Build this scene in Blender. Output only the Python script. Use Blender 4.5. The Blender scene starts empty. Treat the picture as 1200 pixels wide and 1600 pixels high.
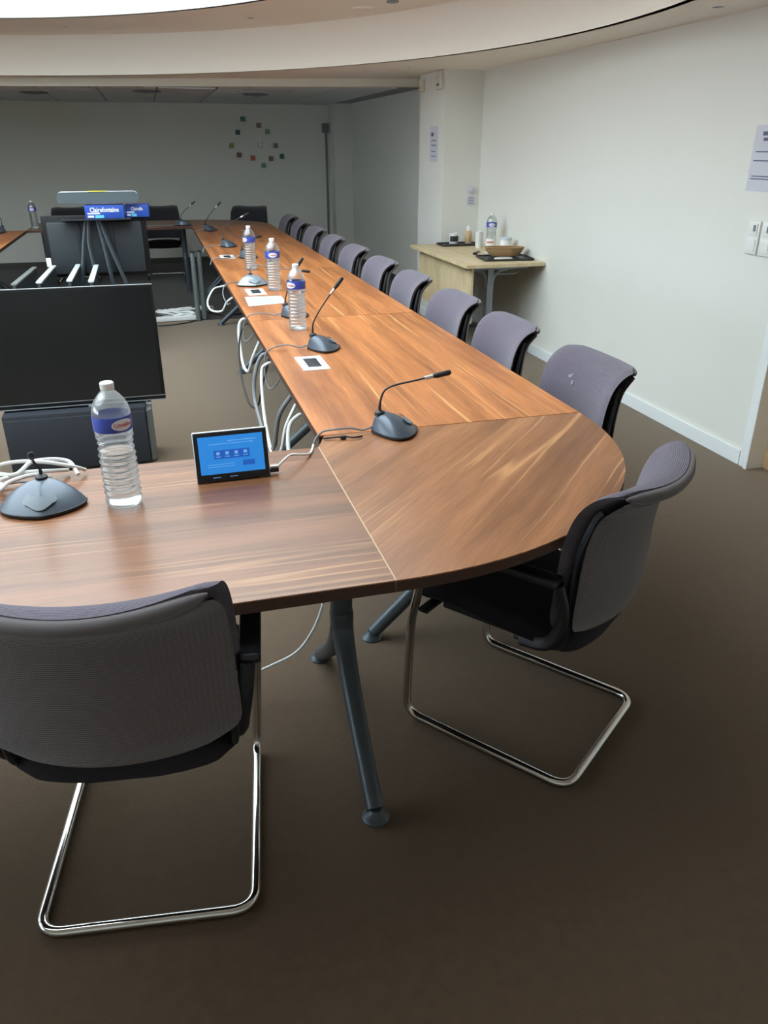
import bpy, bmesh, math, random
from mathutils import Vector, Matrix
random.seed(7)
PI = math.pi
sc = bpy.context.scene
C = sc.collection

# ------------------------------------------------------------ camera, light, exposure
FPX, HOR, VPX, CAMH = 1215.0, 230.0, 225.0, 1.55
pitch = math.atan((800-HOR)/FPX); yaw = math.atan((600-VPX)/math.hypot(FPX, 800-HOR))
fw = Vector((math.sin(yaw)*math.cos(pitch), math.cos(yaw)*math.cos(pitch), -math.sin(pitch)))
rt = Vector((math.cos(yaw), -math.sin(yaw), 0)); upv = rt.cross(fw)
cam = bpy.data.objects.new('camera', bpy.data.cameras.new('camera'))
C.objects.link(cam)
m = Matrix((rt, upv, -fw)).transposed().to_4x4(); m.translation = (0, 0, CAMH)
cam.matrix_world = m
cam.data.sensor_fit = 'VERTICAL'; cam.data.sensor_height = 32.0
cam.data.lens = FPX/1600*32.0; cam.data.clip_start = .02
sc.camera = cam
w = bpy.data.worlds.new('world'); sc.world = w; w.use_nodes = True
w.node_tree.nodes['Background'].inputs[0].default_value = (.74, .88, 1, 1)
w.node_tree.nodes['Background'].inputs[1].default_value = 5.0
SKYLIGHT = 3.45
SKYCOL = (.82, .94, 1.0)
sc.view_settings.view_transform = 'Standard'; sc.view_settings.look = 'None'
sc.view_settings.exposure = 0.8; sc.view_settings.gamma = 1.0
sc.view_settings.use_curve_mapping = False

# ------------------------------------------------------------ material helpers
def sl(c):
    return tuple((x/255/12.92 if x/255 <= .04045 else ((x/255+.055)/1.055)**2.4) for x in c)
def mat(name, col, rough=.5, metal=0, spec=.5, noise=0, nscale=8, bump=0, bscale=200, coat=0, sheen=0, emit=0):
    mt = bpy.data.materials.new(name); mt.use_nodes = True
    N = mt.node_tree.nodes; L = mt.node_tree.links; b = N['Principled BSDF']
    c = sl(col)
    b.inputs['Base Color'].default_value = (*c, 1); b.inputs['Roughness'].default_value = rough
    b.inputs['Metallic'].default_value = metal; b.inputs['Specular IOR Level'].default_value = spec
    b.inputs['Coat Weight'].default_value = coat
    b.inputs['Sheen Weight'].default_value = sheen
    if emit:
        b.inputs['Emission Color'].default_value = (*c, 1); b.inputs['Emission Strength'].default_value = emit
    tc = N.new('ShaderNodeTexCoord')
    if noise:
        n = N.new('ShaderNodeTexNoise'); n.inputs['Scale'].default_value = nscale; n.inputs['Detail'].default_value = 5
        L.new(tc.outputs['Object'], n.inputs['Vector'])
        mx = N.new('ShaderNodeMix'); mx.data_type = 'RGBA'
        mx.inputs[6].default_value = (*[x*(1-noise) for x in c], 1); mx.inputs[7].default_value = (*[min(1, x*(1+noise)) for x in c], 1)
        L.new(n.outputs['Fac'], mx.inputs[0]); L.new(mx.outputs[2], b.inputs['Base Color'])
    if bump:
        n2 = N.new('ShaderNodeTexNoise'); n2.inputs['Scale'].default_value = bscale; n2.inputs['Detail'].default_value = 3
        L.new(tc.outputs['Object'], n2.inputs['Vector'])
        bp = N.new('ShaderNodeBump'); bp.inputs['Strength'].default_value = bump; bp.inputs['Distance'].default_value = .002
        L.new(n2.outputs['Fac'], bp.inputs['Height']); L.new(bp.outputs[0], b.inputs['Normal'])
    return mt

def wood(name, rotz, dark, mid, light, rough=.3, offset=0.0, fine=1.0):
    """laminate with streaks running along local X rotated by rotz"""
    mt = bpy.data.materials.new(name); mt.use_nodes = True
    N = mt.node_tree.nodes; L = mt.node_tree.links; b = N['Principled BSDF']
    tc = N.new('ShaderNodeTexCoord'); mp = N.new('ShaderNodeMapping')
    mp.inputs['Rotation'].default_value = (0, 0, -rotz); mp.inputs['Location'].default_value = (offset, offset*1.7, 0)
    L.new(tc.outputs['Object'], mp.inputs['Vector'])
    # gentle waviness
    wv = N.new('ShaderNodeTexNoise'); wv.inputs['Scale'].default_value = 2.2; wv.inputs['Detail'].default_value = 2
    L.new(mp.outputs[0], wv.inputs['Vector'])
    sx = N.new('ShaderNodeSeparateXYZ'); L.new(mp.outputs[0], sx.inputs[0])
    ma = N.new('ShaderNodeMath'); ma.operation = 'MULTIPLY_ADD'; ma.inputs[1].default_value = .030
    L.new(wv.outputs['Fac'], ma.inputs[0]); L.new(sx.outputs['Y'], ma.inputs[2])
    def streak(scx, scy, detail, seed):
        c = N.new('ShaderNodeCombineXYZ')
        m1 = N.new('ShaderNodeMath'); m1.operation = 'MULTIPLY'; m1.inputs[1].default_value = scx; L.new(sx.outputs['X'], m1.inputs[0])
        m2 = N.new('ShaderNodeMath'); m2.operation = 'MULTIPLY'; m2.inputs[1].default_value = scy; L.new(ma.outputs[0], m2.inputs[0])
        L.new(m1.outputs[0], c.inputs[0]); L.new(m2.outputs[0], c.inputs[1]); c.inputs[2].default_value = seed
        n = N.new('ShaderNodeTexNoise'); n.inputs['Scale'].default_value = 1; n.inputs['Detail'].default_value = detail
        n.inputs['Roughness'].default_value = .6
        L.new(c.outputs[0], n.inputs['Vector']); return n
    a = streak(.9, 13*fine, 5, 1.3)
    r1 = N.new('ShaderNodeValToRGB'); e = r1.color_ramp.elements
    e[0].position = .34; e[0].color = (*sl(dark), 1); e[1].position = .66; e[1].color = (*sl(mid), 1)
    L.new(a.outputs['Fac'], r1.inputs[0])
    # thin pale sapwood lines
    s = streak(.28, 15*fine, 1.0, 7.7)
    r2 = N.new('ShaderNodeValToRGB'); e = r2.color_ramp.elements
    e[0].position = .512; e[0].color = (0, 0, 0, 1); e[1].position = .548; e[1].color = (0, 0, 0, 1)
    k = r2.color_ramp.elements.new(.53); k.color = (1, 1, 1, 1)
    L.new(s.outputs['Fac'], r2.inputs[0])
    g = streak(1.2, 2.0, 2, 3.1)
    r3 = N.new('ShaderNodeValToRGB'); e = r3.color_ramp.elements
    e[0].position = .45; e[0].color = (.1, .1, .1, 1); e[1].position = .6; e[1].color = (.85, .85, .85, 1)
    L.new(g.outputs['Fac'], r3.inputs[0])
    mu = N.new('ShaderNodeMath'); mu.operation = 'MULTIPLY'; L.new(r2.outputs[0], mu.inputs[0]); L.new(r3.outputs[0], mu.inputs[1])
    mx = N.new('ShaderNodeMix'); mx.data_type = 'RGBA'; L.new(mu.outputs[0], mx.inputs[0])
    L.new(r1.outputs[0], mx.inputs[6]); mx.inputs[7].default_value = (*sl(light), 1)
    # very fine pores
    p = streak(9, 190*fine, 3, 5.2)
    r4 = N.new('ShaderNodeValToRGB'); e = r4.color_ramp.elements
    e[0].position = .3; e[0].color = (.80, .80, .80, 1); e[1].position = .6; e[1].color = (1, 1, 1, 1)
    L.new(p.outputs['Fac'], r4.inputs[0])
    m3 = N.new('ShaderNodeMix'); m3.data_type = 'RGBA'; m3.blend_type = 'MULTIPLY'; m3.inputs[0].default_value = 1
    L.new(mx.outputs[2], m3.inputs[6]); L.new(r4.outputs[0], m3.inputs[7])
    L.new(m3.outputs[2], b.inputs['Base Color'])
    b.inputs['Roughness'].default_value = rough
    b.inputs['Specular IOR Level'].default_value = .5
    return mt

def fabric(name, col, rough=.85, scale=205, strength=.55):
    mt = bpy.data.materials.new(name); mt.use_nodes = True
    N = mt.node_tree.nodes; L = mt.node_tree.links; b = N['Principled BSDF']
    uv = N.new('ShaderNodeTexCoord'); sp = N.new('ShaderNodeSeparateXYZ'); L.new(uv.outputs['UV'], sp.inputs[0])
    m1 = N.new('ShaderNodeMath'); m1.operation = 'MULTIPLY'; m1.inputs[1].default_value = scale*6.283; L.new(sp.outputs['Y'], m1.inputs[0])
    sn = N.new('ShaderNodeMath'); sn.operation = 'SINE'; L.new(m1.outputs[0], sn.inputs[0])
    m2 = N.new('ShaderNodeMath'); m2.operation = 'MULTIPLY'; m2.inputs[1].default_value = scale*3; L.new(sp.outputs['X'], m2.inputs[0])
    sn2 = N.new('ShaderNodeMath'); sn2.operation = 'SINE'; L.new(m2.outputs[0], sn2.inputs[0])
    ad = N.new('ShaderNodeMath'); ad.operation = 'MULTIPLY_ADD'; ad.inputs[1].default_value = .35
    L.new(sn2.outputs[0], ad.inputs[0]); L.new(sn.outputs[0], ad.inputs[2])
    bp = N.new('ShaderNodeBump'); bp.inputs['Strength'].default_value = strength; bp.inputs['Distance'].default_value = .0012
    L.new(ad.outputs[0], bp.inputs['Height']); L.new(bp.outputs[0], b.inputs['Normal'])
    c = sl(col)
    mr = N.new('ShaderNodeMapRange'); mr.inputs[1].default_value = -1; mr.inputs[2].default_value = 1
    L.new(sn.outputs[0], mr.inputs[0])
    mx = N.new('ShaderNodeMix'); mx.data_type = 'RGBA'; L.new(mr.outputs[0], mx.inputs[0])
    mx.inputs[6].default_value = (*[x*.72 for x in c], 1); mx.inputs[7].default_value = (*[x*1.2 for x in c], 1)
    L.new(mx.outputs[2], b.inputs['Base Color'])
    b.inputs['Roughness'].default_value = rough; b.inputs['Specular IOR Level'].default_value = .25
    b.inputs['Sheen Weight'].default_value = .25
    return mt

def clear_plastic(name):
    mt = bpy.data.materials.new(name); mt.use_nodes = True
    N = mt.node_tree.nodes; L = mt.node_tree.links
    for n in list(N): N.remove(n)
    o = N.new('ShaderNodeOutputMaterial'); t = N.new('ShaderNodeBsdfTransparent'); g = N.new('ShaderNodeBsdfGlossy')
    t.inputs[0].default_value = (.90, .93, .94, 1); g.inputs['Roughness'].default_value = .08
    d = N.new('ShaderNodeBsdfTranslucent'); d.inputs[0].default_value = (.85, .9, .92, 1)
    lw = N.new('ShaderNodeLayerWeight'); lw.inputs[0].default_value = .35
    mr = N.new('ShaderNodeMapRange'); mr.inputs[3].default_value = .20; mr.inputs[4].default_value = .75
    L.new(lw.outputs['Facing'], mr.inputs[0])
    m1 = N.new('ShaderNodeMixShader'); L.new(mr.outputs[0], m1.inputs[0]); L.new(t.outputs[0], m1.inputs[1])
    m2 = N.new('ShaderNodeMixShader'); m2.inputs[0].default_value = .45
    L.new(g.outputs[0], m2.inputs[1]); L.new(d.outputs[0], m2.inputs[2]); L.new(m2.outputs[0], m1.inputs[2])
    L.new(m1.outputs[0], o.inputs[0])
    return mt

M = {}
M['paint'] = mat('wall_paint', (222, 221, 214), .75, noise=.015, nscale=3, bump=.12, bscale=120, spec=.2)
M['paint_far'] = mat('far_wall_paint', (226, 226, 218), .8, noise=.02, nscale=2, spec=.2)
M['ceil'] = mat('ceiling_paint', (242, 236, 226), .85, spec=.15)
M['dome'] = mat('dome_paint', (240, 240, 236), .85, spec=.15)
M['tile'] = mat('ceiling_tile', (220, 226, 228), .9, noise=.06, nscale=60, spec=.1)
M['tile_grid'] = mat('ceiling_grid', (150, 156, 160), .6)
M['carpet'] = mat('carpet_floor', (74, 56, 40), .95, noise=.25, nscale=30, bump=.8, bscale=420, spec=.12, sheen=.55)
M['carpet'].node_tree.nodes['Principled BSDF'].inputs['Sheen Tint'].default_value = (1, .88, .72, 1)
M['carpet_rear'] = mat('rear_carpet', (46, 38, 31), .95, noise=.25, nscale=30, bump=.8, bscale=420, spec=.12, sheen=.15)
M['track'] = mat('track_paint', (215, 212, 198), .5)
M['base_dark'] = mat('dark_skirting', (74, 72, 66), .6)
M['base'] = mat('skirting_paint', (228, 232, 232), .4)
M['walnut_x'] = wood('walnut_laminate_crosswise', 0, (104, 68, 46), (144, 96, 66), (196, 146, 100), .29, .3)
M['walnut_y'] = wood('walnut_laminate_lengthwise', PI/2, (146, 88, 50), (204, 130, 76), (234, 176, 114), .34, 1.1)
M['walnut_d'] = wood('walnut_laminate_diagonal', math.radians(46), (120, 78, 50), (166, 112, 74), (206, 152, 104), .32, 2.3, .8)
M['edge'] = mat('walnut_edge', (74, 48, 38), .4, noise=.15, nscale=20)
M['oak'] = wood('oak_laminate', PI/2, (212, 190, 148), (226, 206, 166), (232, 214, 178), .45, 0, 1.6)
M['door'] = wood('door_veneer', 0, (204, 164, 114), (224, 184, 136), (230, 196, 150), .45, 0, .8)
M['leg'] = mat('leg_metal', (72, 80, 86), .38, .35, noise=.05, nscale=30)
M['legd'] = mat('desk_leg_metal', (128, 134, 138), .4, .3)
M['chrome'] = mat('chrome', (214, 214, 212), .10, 1)
M['fab'] = fabric('mesh_fabric_lilac', (98, 91, 104))
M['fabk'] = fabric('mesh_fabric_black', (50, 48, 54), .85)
M['fabd'] = fabric('mesh_fabric_dark', (110, 104, 106), .85)
M['seat'] = mat('seat_fabric', (48, 46, 50), .95, bump=.5, bscale=500, spec=.2)
M['blk'] = mat('black_plastic', (32, 36, 42), .42, noise=.1, nscale=30)
M['blk2'] = mat('dark_plastic', (24, 27, 31), .5)
M['mic'] = mat('mic_plastic', (84, 94, 106), .30, .25, spec=.6)
M['mics'] = mat('mic_silver_plastic', (150, 160, 168), .28, .4)
M['micbtn'] = mat('mic_button', (120, 132, 140), .4)
M['grey'] = mat('grey_cable', (120, 122, 126), .45)
M['white'] = mat('white_plastic', (232, 232, 228), .35)
M['whc'] = mat('white_cable', (222, 224, 222), .4)
M['blkc'] = mat('black_cable', (30, 30, 32), .5)
M['screen'] = mat('tv_screen', (24, 27, 29), .22, spec=.55)
M['bezel'] = mat('tv_bezel', (22, 24, 26), .3)
M['alu'] = mat('aluminium', (196, 202, 206), .35, .8)
M['post'] = mat('post_metal', (128, 136, 136), .4, .5)
M['box'] = mat('cabinet_dark', (48, 52, 60), .5)
M['boxs'] = mat('cabinet_side', (116, 120, 118), .5)
M['panel'] = mat('panel_dark', (44, 50, 54), .5)
M['clear'] = clear_plastic('clear_plastic')
M['stain'] = mat('pale_stain', (136, 130, 142), .9)
M['strip'] = mat('strip_paint', (208, 214, 218), .4)
M['label'] = mat('bottle_label_blue', (54, 78, 176), .4)
M['lwhite'] = mat('label_white', (226, 232, 244), .5)
M['lred'] = mat('label_red', (196, 84, 84), .5)
M['cap'] = mat('cap_white', (232, 236, 238), .35)
M['paper'] = mat('paper', (198, 208, 212), .7)
M['paperg'] = mat('paper_lilac', (200, 200, 210), .7)
M['ink'] = mat('ink', (92, 100, 122), .7)
M['inkb'] = mat('ink_blue', (90, 140, 180), .7)
M['blue'] = mat('ream_blue', (38, 76, 168), .45)
M['cyan'] = mat('ream_cyan', (96, 190, 226), .45)
M['yel'] = mat('yellow_sticker', (226, 214, 70), .5)
M['bar'] = mat('video_bar_grey', (82, 92, 96), .45)
M['tray'] = mat('black_tray', (34, 36, 40), .4)
M['wicker'] = mat('wicker', (156, 124, 84), .8, noise=.25, nscale=120, bump=.6, bscale=160)
M['beige'] = mat('beige_bottle', (196, 168, 132), .4)
def glass_mat():  # clear glass for the added, unseen fill-light windows
    mt = bpy.data.materials.new('window_glass'); mt.use_nodes = True
    N = mt.node_tree.nodes; L = mt.node_tree.links
    for n in list(N): N.remove(n)
    o = N.new('ShaderNodeOutputMaterial'); t = N.new('ShaderNodeBsdfTransparent'); g = N.new('ShaderNodeBsdfGlossy'); g.inputs['Roughness'].default_value = .02
    lw = N.new('ShaderNodeFresnel'); lw.inputs[0].default_value = 1.3; mx = N.new('ShaderNodeMixShader')
    L.new(lw.outputs[0], mx.inputs[0]); L.new(t.outputs[0], mx.inputs[1]); L.new(g.outputs[0], mx.inputs[2]); L.new(mx.outputs[0], o.inputs[0]); return mt
M['glass'] = glass_mat()
M['screen_blue'] = mat('tablet_screen', (36, 116, 190), .3, emit=.55)
M['screen_dk'] = mat('tablet_screen_dark', (26, 80, 166), .3, emit=.5)
M['screen_lt'] = mat('tablet_screen_light', (110, 168, 218), .3, emit=.4)
for n, c in dict(teal=(62, 104, 98), brown=(108, 84, 72), green=(88, 116, 98), olive=(128, 126, 86), red=(150, 74, 66), slate=(84, 92, 92), maroon=(104, 76, 68), navy=(54, 84, 82)).items():
    M['dot_'+n] = mat('clock_'+n, tuple(min(255, int(x*1.3)) for x in c), .5)
def sky_mat():
    mt = bpy.data.materials.new('skylight_diffuser'); mt.use_nodes = True
    N = mt.node_tree.nodes; L = mt.node_tree.links
    for n in list(N): N.remove(n)
    o = N.new('ShaderNodeOutputMaterial'); e = N.new('ShaderNodeEmission')
    e.inputs[0].default_value = (*SKYCOL, 1); e.inputs[1].default_value = SKYLIGHT
    L.new(e.outputs[0], o.inputs[0]); return mt
M['skylight'] = sky_mat()
def water_mat():
    mt = bpy.data.materials.new('water'); mt.use_nodes = True
    b = mt.node_tree.nodes['Principled BSDF']
    b.inputs['Base Color'].default_value = (.97, .99, 1, 1); b.inputs['Roughness'].default_value = .02
    b.inputs['Transmission Weight'].default_value = 1; b.inputs['IOR'].default_value = 1.2
    return mt
M['water'] = water_mat()

# ------------------------------------------------------------ mesh helpers
class MB:
    def __init__(s): s.v = []; s.f = []; s.uv = {}
    def add(s, vs, fs, uvs=None):
        o = len(s.v); s.v += [tuple(v) for v in vs]; s.f += [tuple(i+o for i in f) for f in fs]
        if uvs:
            for i, u in enumerate(uvs): s.uv[o+i] = u
        return s
    def box(s, c, d, bevel=0, rot=None, seg=2):
        bm = bmesh.new(); bmesh.ops.create_cube(bm, size=1)
        for v in bm.verts: v.co = Vector((v.co.x*d[0], v.co.y*d[1], v.co.z*d[2]))
        if bevel: bmesh.ops.bevel(bm, geom=list(bm.edges), offset=bevel, segments=seg, profile=.6, affect='EDGES')
        R = rot if rot else Matrix.Identity(3)
        bm.verts.index_update()
        s.add([R @ v.co + Vector(c) for v in bm.verts], [[v.index for v in f.verts] for f in bm.faces]); bm.free(); return s
    def tube(s, pts, r, seg=10, smooth=True, closed=False, caps=True, flat=1.0):
        P = [Vector(p) for p in pts]
        if smooth and len(P) > 2: P = spline(P, closed)
        n = len(P); rr = r if callable(r) else (lambda t: r)
        T = []
        for i in range(n):
            a = P[(i-1) % n] if closed else P[max(i-1, 0)]; b = P[(i+1) % n] if closed else P[min(i+1, n-1)]
            T.append((b-a).normalized())
        u = T[0].orthogonal().normalized(); vs = []
        for i in range(n):
            u = (u - T[i]*u.dot(T[i])).normalized(); w_ = T[i].cross(u)
            R = rr(i/(n-1))
            for k in range(seg):
                a = 2*PI*k/seg; vs.append(P[i] + u*math.cos(a)*R + w_*math.sin(a)*R*flat)
        fs = []
        for i in range(n if closed else n-1):
            for k in range(seg):
                j = (i+1) % n
                fs.append((i*seg+k, i*seg+(k+1) % seg, j*seg+(k+1) % seg, j*seg+k))
        if not closed and caps:
            fs.append(tuple(range(seg))[::-1]); fs.append(tuple((n-1)*seg+k for k in range(seg)))
        return s.add(vs, fs)
    def lathe(s, prof, c=(0, 0, 0), seg=24, rot=None, cap=True, ang=None):
        """prof: list of (r, z)"""
        R = rot if rot else Matrix.Identity(3); vs = []; full = ang is None
        a0, a1 = (0, 2*PI) if full else ang
        nn = seg if full else seg+1
        for (r, z) in prof:
            for k in range(nn):
                a = a0+(a1-a0)*k/seg; vs.append(R @ Vector((r*math.cos(a), r*math.sin(a), z)) + Vector(c))
        fs = []
        for i in range(len(prof)-1):
            for k in range(seg):
                k2 = (k+1) % nn if full else k+1
                fs.append((i*nn+k, i*nn+k2, (i+1)*nn+k2, (i+1)*nn+k))
        if cap and full:
            fs.append(tuple(range(nn))[::-1]); fs.append(tuple((len(prof)-1)*nn+k for k in range(nn)))
        return s.add(vs, fs)
    def prism(s, out, z0, z1, bevel=0):
        """extrude a convex/simple outline of (x,y)"""
        bm = bmesh.new(); vs = [bm.verts.new((x, y, z0)) for x, y in out]; f = bm.faces.new(vs)
        r = bmesh.ops.extrude_face_region(bm, geom=[f])
        for e in r['geom']:
            if isinstance(e, bmesh.types.BMVert): e.co.z = z1
        bmesh.ops.recalc_face_normals(bm, faces=bm.faces)
        if bevel:
            ed = [e for e in bm.edges if abs(e.verts[0].co.z-e.verts[1].co.z) < 1e-6]
            bmesh.ops.bevel(bm, geom=ed, offset=bevel, segments=2, affect='EDGES')
        bm.verts.index_update()
        s.add([v.co.copy() for v in bm.verts], [[v.index for v in f.verts] for f in bm.faces]); bm.free(); return s
    def grid(s, G, closed_u=False, uv=None):
        nr = len(G); nc = len(G[0]); vs = [p for row in G for p in row]; fs = []
        for i in range(nr-1):
            for k in range(nc if closed_u else nc-1):
                k2 = (k+1) % nc; fs.append((i*nc+k, i*nc+k2, (i+1)*nc+k2, (i+1)*nc+k))
        return s.add(vs, fs, uv)
    def build(s, name, material, parent=None, smooth=True, angle=40, loc=None):
        me = bpy.data.meshes.new(name); me.from_pydata(s.v, [], s.f); me.validate()
        bm = bmesh.new(); bm.from_mesh(me); bmesh.ops.recalc_face_normals(bm, faces=bm.faces)
        bm.to_mesh(me); bm.free()
        if s.uv:
            ul = me.uv_layers.new(name='UVMap')
            for l in me.loops: ul.data[l.index].uv = s.uv.get(l.vertex_index, (0, 0))
        me.materials.append(material)
        if smooth:
            me.shade_smooth()
            me.set_sharp_from_angle(angle=math.radians(angle))
        o = bpy.data.objects.new(name, me); C.objects.link(o)
        if parent: o.parent = parent
        if loc: o.location = loc
        return o

def spline(P, closed=False, n=8):
    out = []; N = len(P)
    for i in range(N if closed else N-1):
        p1 = P[i]; p2 = P[(i+1) % N]
        p0 = P[(i-1) % N] if (closed or i > 0) else p1*2-p2
        p3 = P[(i+2) % N] if (closed or i < N-2) else p2*2-p1
        for k in range(n):
            t = k/n
            out.append(.5*((2*p1)+(p2-p0)*t+(2*p0-5*p1+4*p2-p3)*t*t+(3*p1-p0-3*p2+p3)*t**3))
    if not closed: out.append(P[-1].copy())
    return out
def rounded(P, r, n=6):
    """polyline with filleted corners"""
    P = [Vector(p) for p in P]; out = [P[0]]
    for i in range(1, len(P)-1):
        a = (P[i-1]-P[i]); b = (P[i+1]-P[i]); rr = min(r, a.length*.49, b.length*.49)
        s = P[i]+a.normalized()*rr; e = P[i]+b.normalized()*rr
        for k in range(n+1):
            t = k/n; out.append(s*(1-t)**2+P[i]*2*t*(1-t)+e*t*t)
    out.append(P[-1]); return out

def tag(o, label, cat, group=None):
    o['label'] = label; o['category'] = cat
    if group: o['group'] = group
    return o
def thing(name, label, cat, loc=(0, 0, 0), rz=0, group=None):
    o = bpy.data.objects.new(name, None); C.objects.link(o); o.location = loc; o.rotation_euler = (0, 0, rz)
    o.empty_display_size = .1
    return tag(o, label, cat, group)
def structure(o): o['kind'] = 'structure'; return o
def dup(root, loc, rz, label):
    r = root.copy(); C.objects.link(r); r.location = loc; r.rotation_euler = (0, 0, rz); r['label'] = label
    for ch in list(root.children):
        c = ch.copy(); C.objects.link(c); c.parent = r
        for g in ch.children:
            d = g.copy(); C.objects.link(d); d.parent = c
    return r
def text_mesh(body, size, bold=0.0):
    cu = bpy.data.curves.new('lettering', 'FONT'); cu.body = body; cu.size = size; cu.align_x = 'CENTER'; cu.align_y = 'CENTER'
    cu.offset = bold; cu.resolution_u = 2
    o = bpy.data.objects.new('lettering', cu); C.objects.link(o)
    dg = bpy.context.evaluated_depsgraph_get(); me = bpy.data.meshes.new_from_object(o.evaluated_get(dg))
    bpy.data.objects.remove(o); bpy.data.curves.remove(cu)
    vs = [v.co.copy() for v in me.vertices]; fs = [tuple(p.vertices) for p in me.polygons]
    bpy.data.meshes.remove(me)
    return vs, fs

# ------------------------------------------------------------ the room
CEIL = 2.15; RX = 2.90; FARY = 12.35; FCEIL = 2.10; LX = -6.6; BY = -1.6
CX, CY, R0, R1, RING = -2.0, 4.42, 4.5, 3.47, 2.47
mb = MB(); mb.box(((LX+RX+1.2)/2, (BY+FARY)/2, -.05), (RX+1.2-LX+.4, FARY-BY+.6, .1)); structure(mb.build('floor', M['carpet']))

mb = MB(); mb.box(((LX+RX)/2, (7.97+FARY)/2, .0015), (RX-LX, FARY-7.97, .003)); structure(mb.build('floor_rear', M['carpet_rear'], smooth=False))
def track(x): return 8.2 + (2.65-x)*.25      # plan line of the folding-partition track
# near ceiling with the round opening
N = 96
circ = [(CX+R0*math.cos(2*PI*k/N), CY+R0*math.sin(2*PI*k/N)) for k in range(N)]
def outer(px, py):
    dx, dy = px-CX, py-CY; best = 1e9
    for (nx, ny, d) in ((1, 0, RX+.3), (-1, 0, -LX+.1), (0, -1, -BY+.1)):
        q = nx*dx+ny*dy
        if q > 1e-6: best = min(best, (d-(nx*CX+ny*CY))/q)
    # track: y + .25x = 8.2+2.65*.25
    q = dy+.25*dx
    if q > 1e-6: best = min(best, (8.2+.6625-(CY+.25*CX))/q)
    return (CX+dx*best, CY+dy*best)
angs = [2*PI*k/N for k in range(N)]
G0, G1 = [], []
crit = []
for (qx, qy) in ((RX+.3, track(RX+.3)), (LX-.1, track(LX-.1)), (LX-.1, BY-.1), (RX+.3, BY-.1)):
    crit.append(math.atan2(qy-CY, qx-CX) % (2*PI))
allang = sorted(set(angs+crit))
for a in allang:
    p = (CX+R0*math.cos(a), CY+R0*math.sin(a)); q = outer(*p)
    G0.append((p[0], p[1], CEIL)); G1.append((q[0], q[1], CEIL))
mb = MB(); mb.grid([G0, G1], closed_u=True); mb.grid([[(x, y, CEIL+.02) for x, y, z in G0], [(x, y, CEIL+.02) for x, y, z in G1]], closed_u=True)
structure(mb.build('ceiling', M['ceil'], smooth=False))
# drum, ring, upper dome, luminous disc
def cyl(r, z0, z1, th=.04, seg=128):
    m_ = MB(); m_.lathe([(r, z0), (r, z1), (r+th, z1), (r+th, z0), (r, z0)], (CX, CY, 0), seg, cap=False); return m_
structure(cyl(R0, CEIL, RING+.02).build('trim_1', M['ceil']))
mb = MB(); mb.lathe([(R1, RING), (R0+.03, RING), (R0+.03, RING+.02), (R1, RING+.02), (R1, RING)], (CX, CY, 0), 128, cap=False)
structure(mb.build('trim_2', M['ceil']))
structure(cyl(R1, RING, 4.03).build('trim_3', M['dome']))
mb = MB(); mb.lathe([(0.001, 4.0), (R1-.06, 4.0), (R1-.06, 4.02), (.001, 4.02)], (CX, CY, 0), 96, cap=False)
t = tag(mb.build('skylight', M['skylight']), 'large round luminous white skylight in the ceiling drum over the table', 'skylight')
# cover above so no world light leaks
mb = MB(); mb.lathe([(0.001, 4.05), (R1+.1, 4.05), (R1+.1, 4.07), (.001, 4.07)], (CX, CY, 0), 64, cap=False); structure(mb.build('ceiling_dome', M['dome']))

# far-room ceiling: grid of tiles
mb = MB(); ang_ = math.atan(.25)
mb.prism([(RX+.3, track(RX+.3)+.05), (RX+.3, FARY+.3), (LX-.1, FARY+.3), (LX-.1, track(LX-.1)+.05)][::1], FCEIL+.012, FCEIL+.05)
fc = structure(mb.build('ceiling_far', M['tile_grid'], smooth=False))
tile = None
for i in range(-3, 5):
    for j in range(0, 8):
        x0 = -.1+i*.6; y0 = FARY-.3-j*.6
        if x0+.3 > RX or y0-.3 < track(x0-.3)+.08: continue
        if tile is None:
            tm = MB(); tm.box((0, 0, .006), (.58, .58, .014), .003); tile = tm.build('ceiling_tile', M['tile'], fc, smooth=False); tile.location = (x0, y0, FCEIL)
        else:
            c = tile.copy(); C.objects.link(c); c.location = (x0, y0, FCEIL)
# header + partition track
Lh = (RX-LX+.2)/math.cos(ang_)
Rm = Matrix.Rotation(-ang_, 3, 'Z')
mb = MB(); mx_ = (RX+LX)/2
mb.box((mx_, track(mx_)+.03, (CEIL+FCEIL)/2-.004), (Lh, .06, CEIL-FCEIL+.03), .004, Rm)
structure(mb.build('trim_4', M['track'], smooth=False))
# walls
def wallbox(name, x0, x1, y0, y1, z0, z1, m_):
    q = MB(); q.box(((x0+x1)/2, (y0+y1)/2, (z0+z1)/2), (x1-x0, y1-y0, z1-z0)); return structure(q.build(name, m_, smooth=False))
DY1, DY0 = 3.2, 2.30     # door opening in the right wall
wallbox('wall_right', RX, RX+.12, DY1, 7.155, 0, CEIL+.02, M['paint'])
wallbox('wall_right_near', RX, RX+.12, BY, DY0, 0, CEIL+.02, M['paint'])
wallbox('wall_right_over_door', RX, RX+.12, DY0, DY1, 2.07, CEIL+.02, M['paint'])
wallbox('wall_right_pier', 2.545, RX+.3, 7.15, 7.85, 0, CEIL+.02, M['paint'])
wallbox('wall_right_far', RX, RX+.12, 7.85, FARY, 0, CEIL+.02, M['paint_far'])
wallbox('wall_far', LX, RX+.12, FARY, FARY+.12, 0, CEIL+.02, M['paint_far'])
wallbox('wall_far_pier', 2.64, RX, FARY-.26, FARY, 0, FCEIL+.01, M['paint'])
wallbox('wall_left', LX-.12, LX, BY, FARY+.1, 0, .75, M['paint'])
wallbox('wall_left_top', LX-.12, LX, BY, FARY+.1, 2.0, CEIL+.02, M['paint'])
prev = BY
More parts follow.
